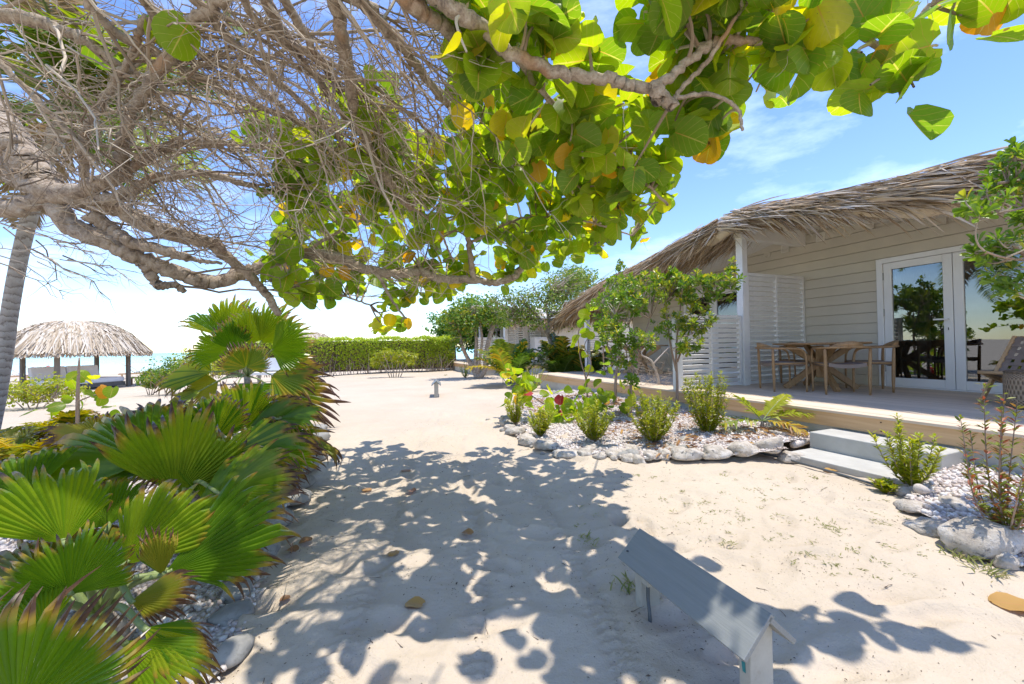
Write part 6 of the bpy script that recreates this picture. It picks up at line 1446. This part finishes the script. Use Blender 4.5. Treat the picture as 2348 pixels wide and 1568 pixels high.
leaf_tree('dense_green_tree', 'dense deep green tree behind the right end of the hedge', b, [([b, b + [0, 0, 1.5], P(1045, 740, 24)], 0.2, 0.08)],
          [(P(1030, 745, 24), (1.1, 1.0, 0.9)), (P(1075, 715, 24.5), (1.3, 1.2, 0.9)), (P(1050, 760, 23.5), (1.2, 1, 0.9)), (P(1090, 760, 24.2), (1.0, 1, 1.1))], 6000, 0.2, 'dark_leaf', 60, 30, 'background trees')
b = P(1350, 840, 19); b[2] = 0
leaf_tree('background_tree', 'light green tree showing above the thatched roof end', b, [([b, b + [0, 0, 2.0], P(1350, 660, 19)], 0.15, 0.05)],
          [(P(1330, 640, 19), (1.0, 1, 0.5)), (P(1300, 660, 19), (1, 1, 0.6)), (P(1425, 607, 19), (0.35, 0.4, 0.3)), (P(1360, 690, 19), (0.8, 1, 0.8)), (P(1310, 720, 18.5), (0.9, 0.9, 0.7))], 4200, 0.15, 'bright_leaf', 90, 26, 'background trees')
b = P(1265, 840, 22); b[2] = 0
leaf_tree('background_tree', 'dim green tree filling the gap between the two cottages', b, [([b, b + [0, 0, 2.2]], 0.15, 0.06)],
          [(P(1270, 740, 22), (1.4, 1, 1.2)), (P(1240, 780, 22), (1.1, 1, 0.9)), (P(1290, 800, 21), (1.1, 1, 0.8))], 3800, 0.16, 'tree_leaf', 60, 26, 'background trees')
b = G(905, 865); 
leaf_tree('small_bush', 'small loose bush with bare stems in front of the hedge', b, [([b + [dx * 0.3, 0, 0], b + [dx * 0.6, 0, 0.45], b + [dx, 0.1 * dx, 0.85]], 0.02, 0.008) for dx in (-0.7, -0.4, -0.15, 0.15, 0.45, 0.75)],
          [(b + [-0.45, 0, 0.95], (0.4, 0.4, 0.25)), (b + [0.3, 0, 0.85], (0.5, 0.4, 0.25)), (b + [0.75, 0, 0.75], (0.3, 0.3, 0.2)), (b + [-0.75, 0, 0.7], (0.25, 0.3, 0.2))], 1300, 0.10, 'shrub', 60, 18, cat='bush')
# bushes on the left, between the palms and the beach
for i, (x, y, D, rx, rz_, mk, lab) in enumerate([(75, 895, 9.0, 0.8, 0.26, 'shrub', 'low yellow green bush beside the coconut palm foot'), (395, 850, 12.0, 0.62, 0.42, 'bright_leaf', 'rounded green bush right of the thatched hut'), (440, 835, 13.5, 0.7, 0.42, 'shrub', 'yellow green bush near the tall fan palm'), (505, 835, 15, 1.3, 0.5, 'shrub', 'pale green bush behind the tall fan palm'), (345, 865, 12.5, 0.3, 0.3, 'bright_leaf', 'small green bush at the right post of the hut')]):
    b = P(x, y, D); zc = b[2]; b[2] = float(gh(b[0], b[1]))
    leaf_tree('green_bush', lab, b, [([b + [dx * rx * 0.3, 0, 0], b + [dx * rx * 0.7, 0, max(zc * 0.6, 0.15)]], 0.014, 0.006) for dx in (-0.8, -0.3, 0.3, 0.8)], [(np.array([b[0] + dx * rx * 0.6, b[1] + r.normal(0, 0.2), max(zc, rz_ * 0.9)]), (rx * 0.55, 0.5, rz_)) for dx in (-0.8, 0, 0.8)], 1500, 0.085, mk, 40, 18, 'low bushes by the beach', cat='bush')

# ------------------------------------------------------------------ thatched beach huts
def thatch_dome(T, c, ra, rb, zt, ze, rot, n, parent_name='roof', mt='thatch_pale', steps=7):
    """rounded thatch: ellipse ra x rb, top zt, eaves ze"""
    R = rotz(rot)
    th = np.linspace(0, 2 * PI, 41)[:-1]; V = []; prof = [(0.02, 1.0), (0.3, 0.97), (0.55, 0.84), (0.75, 0.60), (0.9, 0.30), (1.0, 0.02), (0.9, 0.02), (0.5, 0.45), (0.02, 0.7)]
    for (q, z) in prof: V += [R @ np.array([ra * q * math.cos(t), rb * q * math.sin(t), 0]) + c + [0, 0, ze + (zt - ze) * z] for t in th]
    F = [[j * 40 + i, j * 40 + (i + 1) % 40, (j + 1) * 40 + (i + 1) % 40, (j + 1) * 40 + i] for j in range(len(prof) - 1) for i in range(40)]
    roof = T.add(parent_name, MB().raw(V, F), M['thatch_gold'], smooth=True)
    pq = np.array([p[0] for p in prof[:6]]); pz = np.array([p[1] for p in prof[:6]])
    t = r.uniform(0, 2 * PI, n); q = r.uniform(0.05, 1.0, n) ** 0.6
    def at(q, t): return np.stack([ra * q * np.cos(t), rb * q * np.sin(t), ze + (zt - ze) * np.interp(q, pq, pz)], -1) @ R.T + c
    s0 = at(q, t) + [0, 0, 0.04]; e0 = at(np.minimum(q + r.uniform(0.14, 0.3, n), 1.06), t + r.normal(0, 0.05, n)) + r.normal(0, 0.02, (n, 3)) + [0, 0, 0.02]
    over = q > 0.84; e0[over, 2] -= r.uniform(0.02, 0.22, over.sum())
    d = unit(e0 - s0); sd = unit(np.cross(d, r.normal(0, 0.35, (n, 3)) + [0, 0, 1.0])) * r.uniform(0.015, 0.035, n)[:, None]
    V = np.stack([s0 - sd, s0 + sd, e0 + sd * 0.6, e0 - sd * 0.6], 1); lp = np.zeros((n, 4, 3)); lp[..., 2] = r.random(n)[:, None]
    T.add('thatch', MB().raw(V.reshape(-1, 3), np.arange(n * 4).reshape(-1, 4), lp.reshape(-1, 3)), M[mt], roof, kind='stuff')
    # hanging fringe inside the eaves
    n2 = n // 3; t = r.uniform(0, 2 * PI, n2); s0 = at(r.uniform(0.72, 1.0, n2), t) - [0, 0, 0.04]; e0 = s0 + np.stack([r.normal(0, 0.06, n2), r.normal(0, 0.06, n2), -r.uniform(0.14, 0.42, n2)], -1)
    e0[:, 2] = np.maximum(e0[:, 2], c[2] + ze - 0.16)
    sd = unit(r.normal(size=(n2, 3)) * [1, 1, 0.1]) * 0.02; V = np.stack([s0 - sd, s0 + sd, e0 + sd * 0.5, e0 - sd * 0.5], 1); lp = np.zeros((n2, 4, 3)); lp[..., 2] = r.random(n2)[:, None] * 0.5
    T.add('fringe', MB().raw(V.reshape(-1, 3), np.arange(n2 * 4).reshape(-1, 4), lp.reshape(-1, 3)), M['thatch_gold'], roof, kind='stuff')
hc = np.array([-19.4, 18.0, 0.0]); hc[2] = float(gh0(hc[0], hc[1])) - 0.03
vd = unit(np.array([hc[0], hc[1], 0])); lat = np.array([vd[1], -vd[0], 0])     # away from the viewer, to the right
dFR = unit(2.1 * lat + 1.25 * vd); hrot = math.atan2(dFR[1], dFR[0]); dFL = np.array([-dFR[1], dFR[0], 0])
T = Thing('thatched_daybed_hut', 'thatched beach hut on four grey posts over a white daybed', 'hut', hc)
for sx in (-1, 1):
    for sy in (-1, 1):
        p = hc + dFR * sx * 1.28 + dFL * sy * 0.98
        T.add('post', MB().box((-0.065, -0.065, -0.05), (0.065, 0.065, 2.0), rotz(hrot), p), M['greywood'])
thatch_dome(T, hc, 2.5, 1.95, 3.05, 1.60, hrot, 5200)
rm = rotz(hrot)
T.add('platform', MB().box((-1.2, -0.92, 0.10), (1.2, 0.92, 0.28), rm, hc), M['greywood'])
for sx in (-0.9, 0.9):
    for sy in (-0.7, 0.7): T.add('foot', MB().box((sx - 0.06, sy - 0.06, -0.05), (sx + 0.06, sy + 0.06, 0.10), rm, hc), M['greywood'])
T = Thing('daybed_mattress', 'white daybed mattress with two back cushions under the thatched hut', 'mattress', hc + [0, 0, 0.28])
T.add('mattress', MB().box((-1.19, -0.9, 0.283), (1.19, 0.9, 0.50), rm, hc), M['cloth'], bev=0.05)
for s in (-1, 1): T.add('back_cushion', MB().box((-0.585, -0.10, 0), (0.585, 0.10, 0.56), rm @ rotx(-0.22), hc + rm @ np.array([s * 0.6, 0.72, 0.50])), M['cloth'], bev=0.05)
p = hc + rm @ np.array([-0.1, 0.7, 0])
# second hut seen above the hedge
hc2 = P(710, 800, 27); hc2[2] = 0.0
T = Thing('thatched_hut', 'thatched hut roof rising behind the hedge', 'hut', hc2)
for sx in (-1, 1):
    for sy in (-1, 1): T.add('post', MB().box((-0.07, -0.07, -0.05), (0.07, 0.07, 1.9), None, hc2 + [sx, sy, 0]), M['greywood'])
ztop = P(710, 762, 27)[2]
thatch_dome(T, hc2, 1.65, 1.65, ztop, 1.45, 0.3, 2200)
# beach furniture
def lounger(label, p, rz):
    p = np.array([p[0], p[1], float(gh0(p[0], p[1]))]); T = Thing('beach_lounger', label, 'lounger', p, rotz=rz, group='slatted wooden beach loungers')
    for s in (-1, 1):
        T.add('side_rail', MB().box((-0.9, s * 0.31 - 0.02, 0.27), (0.9, s * 0.31 + 0.02, 0.33)), M['teak_light'])
        for x in (-0.75, 0.75): T.add('leg', MB().box((x - 0.025, s * 0.31 - 0.025, 0), (x + 0.025, s * 0.31 + 0.025, 0.27)), M['teak_light'])
    me = MB().box((-0.03, -0.29, -0.009), (0.03, 0.29, 0.009)).mesh('slat')
    for k in range(10): T.inst('slat', me, M['teak_light'], (-0.1 + k * 0.1, 0, 0.34))
    for k in range(8): T.inst('slat', me, M['teak_light'], (-0.2 - k * 0.07, 0, 0.36 + k * 0.075), rot=(0, 0.82, 0))
    T.add('cushion', MB().box((-0.15, -0.3, 0.352), (0.88, 0.3, 0.43)).box((-0.9, -0.3, 0.42), (0.05, 0.3, 0.49), roty(0.75) , (-0.14, 0, -0.33 + 0.29)), M['cloth'], bev=0.02)
    return T
for i, (x, y, D, a, lab) in enumerate([(45, 862, 24, 0.9, 'slatted lounger at the left edge behind the palm trunk'), (105, 862, 23.0, 0.8, 'slatted wooden lounger with white towel left of the hut'), (165, 860, 24, 0.8, 'slatted wooden lounger seen behind the hut posts'), (318, 858, 25, 0.7, 'lounger with white cushion right of the hut')]):
    lounger(lab, P(x, y, D), a)
p = P(92, 885, 17.0); p[2] = float(gh0(p[0], p[1]))
T = Thing('beach_boat', 'dull orange upturned hull lying on the sand left of the hut', 'boat', p)
n = 14; V = []
for i in range(n):
    t = i / (n - 1) * 2 - 1; w = 0.30 * (1 - abs(t) ** 2.4) + 0.01
    V += [[p[0] + t * 1.1, p[1] + w * math.cos(a), p[2] + 0.02 + 0.30 * max(0.0, math.sin(a)) * (0.8 + 0.3 * t * t)] for a in np.linspace(0, PI, 9)]
F = [[i * 9 + j, i * 9 + j + 1, (i + 1) * 9 + j + 1, (i + 1) * 9 + j] for i in range(n - 1) for j in range(8)]
T.add('hull', MB().raw(V, F), M['orange'], smooth=True)
T.add('rim', MB().tubes([[p[0] + (i / 13 * 2 - 1) * 1.1, p[1] - 0.30 * (1 - abs(i / 13 * 2 - 1) ** 2.4), p[2] + 0.03] for i in range(14)], 0.02, 6), M['orange'], smooth=True)
for (x, y, D, lab) in ((188, 878, 18.0, 'small dark stool in front of the hut'), (310, 862, 19.5, 'small brown wooden stool right of the hut')):
    p = P(x, y, D); p[2] = float(gh0(p[0], p[1]))
    T = Thing('stool', lab, 'stool', p, rotz=0.4, group='low wooden stools')
    T.add('seat', MB().box((-0.22, -0.18, 0.36), (0.22, 0.18, 0.40)), M['teak'])
    for sx in (-1, 1):
        for sy in (-1, 1): T.add('leg', MB().box((sx * 0.18 - 0.025, sy * 0.14 - 0.025, 0), (sx * 0.18 + 0.025, sy * 0.14 + 0.025, 0.36)), M['teak'])
p = P(110, 836, 60); p[2] = -0.72
T = Thing('float', 'tiny red float on the turquoise water', 'float', p)
T.add('ball', MB().raw(ICO2[0] * 0.28 + p, ICO2[1]), M['red'], smooth=True); T.add('rope_ring', MB().tubes([p + [0, 0, 0.22], p + [0, 0, 0.4]], 0.04, 6), M['red'])
# white bench beyond the fan palm
p = P(620, 858, 14.0); p[2] = 0
T = Thing('white_bench', 'white seat glimpsed behind the tall fan palm', 'bench', p)
T.add('seat', MB().box((-0.7, -0.3, 0.38), (0.7, 0.3, 0.46), None, p), M['white']); T.add('backrest', MB().box((-0.7, 0.3, 0.5), (0.7, 0.36, 0.95), None, p), M['white'])
for sx in (-0.6, 0.6):
    T.add('leg', MB().box((sx - 0.04, -0.26, 0), (sx + 0.04, -0.18, 0.38), None, p), M['grey_metal']); T.add('leg', MB().box((sx - 0.04, 0.28, 0), (sx + 0.04, 0.36, 0.5), None, p), M['grey_metal'])

# ------------------------------------------------------------------ fallen leaves, grass, scraps on the sand
r = np.random.default_rng(77)
def fallen(x, y, size, label, rot, tint, ti=1, zoff=0.0):
    p = G(x, y, 0.0); p[2] = float(gfull(np.array(p[0]), np.array(p[1]))) + 0.012 + zoff
    V, F, L_ = grid_leaf([(0.0, 0.17), (0.07, 0.36), (0.22, 0.50), (0.42, 0.555), (0.62, 0.535), (0.80, 0.44), (0.92, 0.29), (1.0, 0.09)], cup=[0.04, 0.09, -0.07, 0.2][ti], bend=0.03, lobes=0.12, wave=0.045)
    V = V.copy(); V[:, 0] *= 0.85; V[:, 2] -= V[:, 2].min()
    L_ = L_.copy(); L_[:, 2] = tint
    size *= 0.72
    me = MB().raw((V - [0, 0.5, 0]) * size @ rotz(rot).T, F, L_).mesh('fallen_leaf', None, True); me.materials.append(M['dry_leaf' if tint < 2 else 'grape'])
    o = bpy.data.objects.new('fallen_leaf', me); COL.objects.link(o); o.location = p; o['label'] = label; o['category'] = 'leaf'; o['group'] = 'fallen sea grape leaves'
fallen(949, 1392, 0.115, 'yellow fallen leaf with a brown edge in the sunny patch of the foreground', 1.4, 0.1)
fallen(2325, 1388, 0.22, 'large orange fallen leaf at the right edge of the sand', 1.2, 0.15, 0)
fallen(2030, 1124, 0.20, 'curled orange brown leaf at the end of the lower step', 1.5, 0.35, 3)
fallen(1901, 1081, 0.13, 'flat yellow leaf on the sand in front of the lower step', 1.3, 0.0, 0)
fallen(700, 1253, 0.10, 'brown curled leaf beside the rounded grey stone', 2.2, 0.55, 3)
fallen(668, 1276, 0.10, 'brown leaf touching the rounded grey stone', 1.2, 0.6, 3)
fallen(840, 1126, 0.11, 'dull yellow leaf in the shade near the palms', 1.7, 0.3, 2)
fallen(942, 1129, 0.11, 'dark folded leaf in the shade of the path', 0.8, 0.75, 3)
fallen(900, 1278, 0.085, 'small mustard leaf in the shaded path', 2.4, 0.2, 2)
fallen(652, 1376, 0.06, 'small brown leaf on the sand near the left stones', 2.2, 0.7, 3)
fallen(930, 1077, 0.12, 'orange leaf at the far edge of the tree shadow', 1.6, 0.45, 2)
fallen(1515, 1023 - 8, 0.20, 'reddish leaf lying among the gravel behind the stones', 1.4, 0.55, 2, 0.06)
fallen(2125, 1050, 0.13, 'curled brown leaf leaning in the corner by the steps', 0.4, 0.6, 3, 0.12)
fallen(1070, 1228, 0.10, 'curled orange strip of leaf in the middle of the path', 1.1, 0.4, 3)
# grass tufts
GR = MB(); pos = []; d = []; sz = []
spots = []
while len(spots) < 165:
    x, y = r.uniform(1150, 2300), r.uniform(870, 1420)
    if not inpoly(np.array(x), np.array(y), [(1480, 1090), (1850, 1080), (2060, 1140), (2120, 1240), (2140, 1320), (1960, 1330), (1650, 1250), (1330, 1250), (1300, 1110)]) and not (x < 1250 and 880 < y < 1000): continue
    if r.random() < 0.35 or vnoise(np.array(x / 70), np.array(y / 35)) > 0.55: spots.append((x, y))
for (x, y) in spots:
    g = G(x, y); g[2] = float(gh(g[0], g[1])) - 0.004
    nb_ = int(r.integers(7, 16)); az = r.uniform(0, 2 * PI, nb_)
    pos.append(g + np.stack([r.normal(0, 0.018, nb_), r.normal(0, 0.018, nb_), np.zeros(nb_)], -1)); d.append(unit(np.stack([np.cos(az), np.sin(az), r.uniform(0.25, 1.1, nb_)], -1))); sz.append(r.uniform(0.012, 0.034, nb_))
for (x, y, n) in ((1445, 1355, 30), (1020, 860, 40), (2120, 1020, 20), (2200, 1280, 30), (2270, 1320, 30), (1340, 1235, 20), (1790, 1010, 24)):
    g = G(x, y); g[2] = float(gh(g[0], g[1])) + (0.06 if y < 1030 and x > 1700 else 0); az = r.uniform(0, 2 * PI, n)
    pos.append(g + np.stack([r.normal(0, 0.04, n), r.normal(0, 0.04, n), np.zeros(n)], -1)); d.append(unit(np.stack([np.cos(az) * 0.7, np.sin(az) * 0.7, r.uniform(0.5, 1.4, n)], -1))); sz.append(r.uniform(0.03, 0.075, n))
pos, d, sz = map(np.concatenate, (pos, d, sz))
V, F, L_ = LANC
GR.batch(V * [0.55, 1, 1.5], F, L_, frames(d, unit(np.array([0, 0, 1.0]) + r.normal(0, 0.3, (len(d), 3)))) * sz[:, None, None], pos, r.random(len(pos)))
struct('sand_grass', GR, M['grass'], kind='stuff', label='thin tufts of grass growing in the sand', cat='grass')
# dark specks, husks and twiglets
n = 15000; q = np.stack([r.uniform(-1.6, 3.6, n), r.uniform(0.9, 6.5, n)], -1); q = q[(r.random(n) < np.clip(2.4 / np.hypot(q[:, 0], q[:, 1]), 0, 1)) & (r.random(n) < 0.15 + 0.85 * sstep(0.42, 0.62, vnoise(q[:, 0] * 2.3, q[:, 1] * 2.3)))]
n = len(q); z = gfull(q[:, 0], q[:, 1]); s = r.uniform(0.0018, 0.0055, n) * np.where(r.random(n) < 0.03, 2.3, 1.0)
Fm = frames(r.normal(size=(n, 3)) * [1, 1, 0.2], np.array([0, 0, 1.0]) + r.normal(0, 0.25, (n, 3)))
DB = MB().batch(DIAM[0] * [1, 1, 4.0], DIAM[1], DIAM[2], Fm * np.stack([s * 1.6, s * r.uniform(1.2, 3.2, n), s], -1)[:, None, :], np.stack([q[:, 0], q[:, 1], z + 0.002], -1), r.random(n))
k = 150; q = np.stack([r.uniform(-1.4, 3.2, k), r.uniform(1.0, 5.0, k)], -1); z = gfull(q[:, 0], q[:, 1]); p, qq = twigs(np.stack([q[:, 0], q[:, 1], z + 0.003], -1), unit(r.normal(size=(k, 3)) * [1, 1, 0.03]), r.uniform(0.02, 0.09, k), np.full(k, 0.0016), 6, 0.12)
DB.tubes(p, qq, 4, False)
struct('sand_litter', DB, M['debris'], kind='stuff', label='dark specks, seeds and twiglets scattered on the sand', cat='litter')
# dry litter under the shrubs of the bed
n = 1100; q = np.array([H(r.uniform(3.0, 7.5), r.uniform(2.9, 4.8))[:2] for _ in range(n)]); z = zR(q[:, 0], q[:, 1]) + 0.03
ok = inpoly(q[:, 0], q[:, 1], polyR); q = q[ok]; z = z[ok]; n = len(q)
LT = MB().batch(*LANC[:2], LANC[2], frames(r.normal(size=(n, 3)) * [1, 1, 0.15], np.array([0, 0, 1.0]) + r.normal(0, 0.4, (n, 3))) * r.uniform(0.04, 0.13, n)[:, None, None], np.stack([q[:, 0], q[:, 1], z], -1), r.random(n))
struct('dry_leaf_litter', LT, M['dry_leaf'], kind='stuff', label='dry brown leaf litter on the gravel under the shrubs', cat='litter')
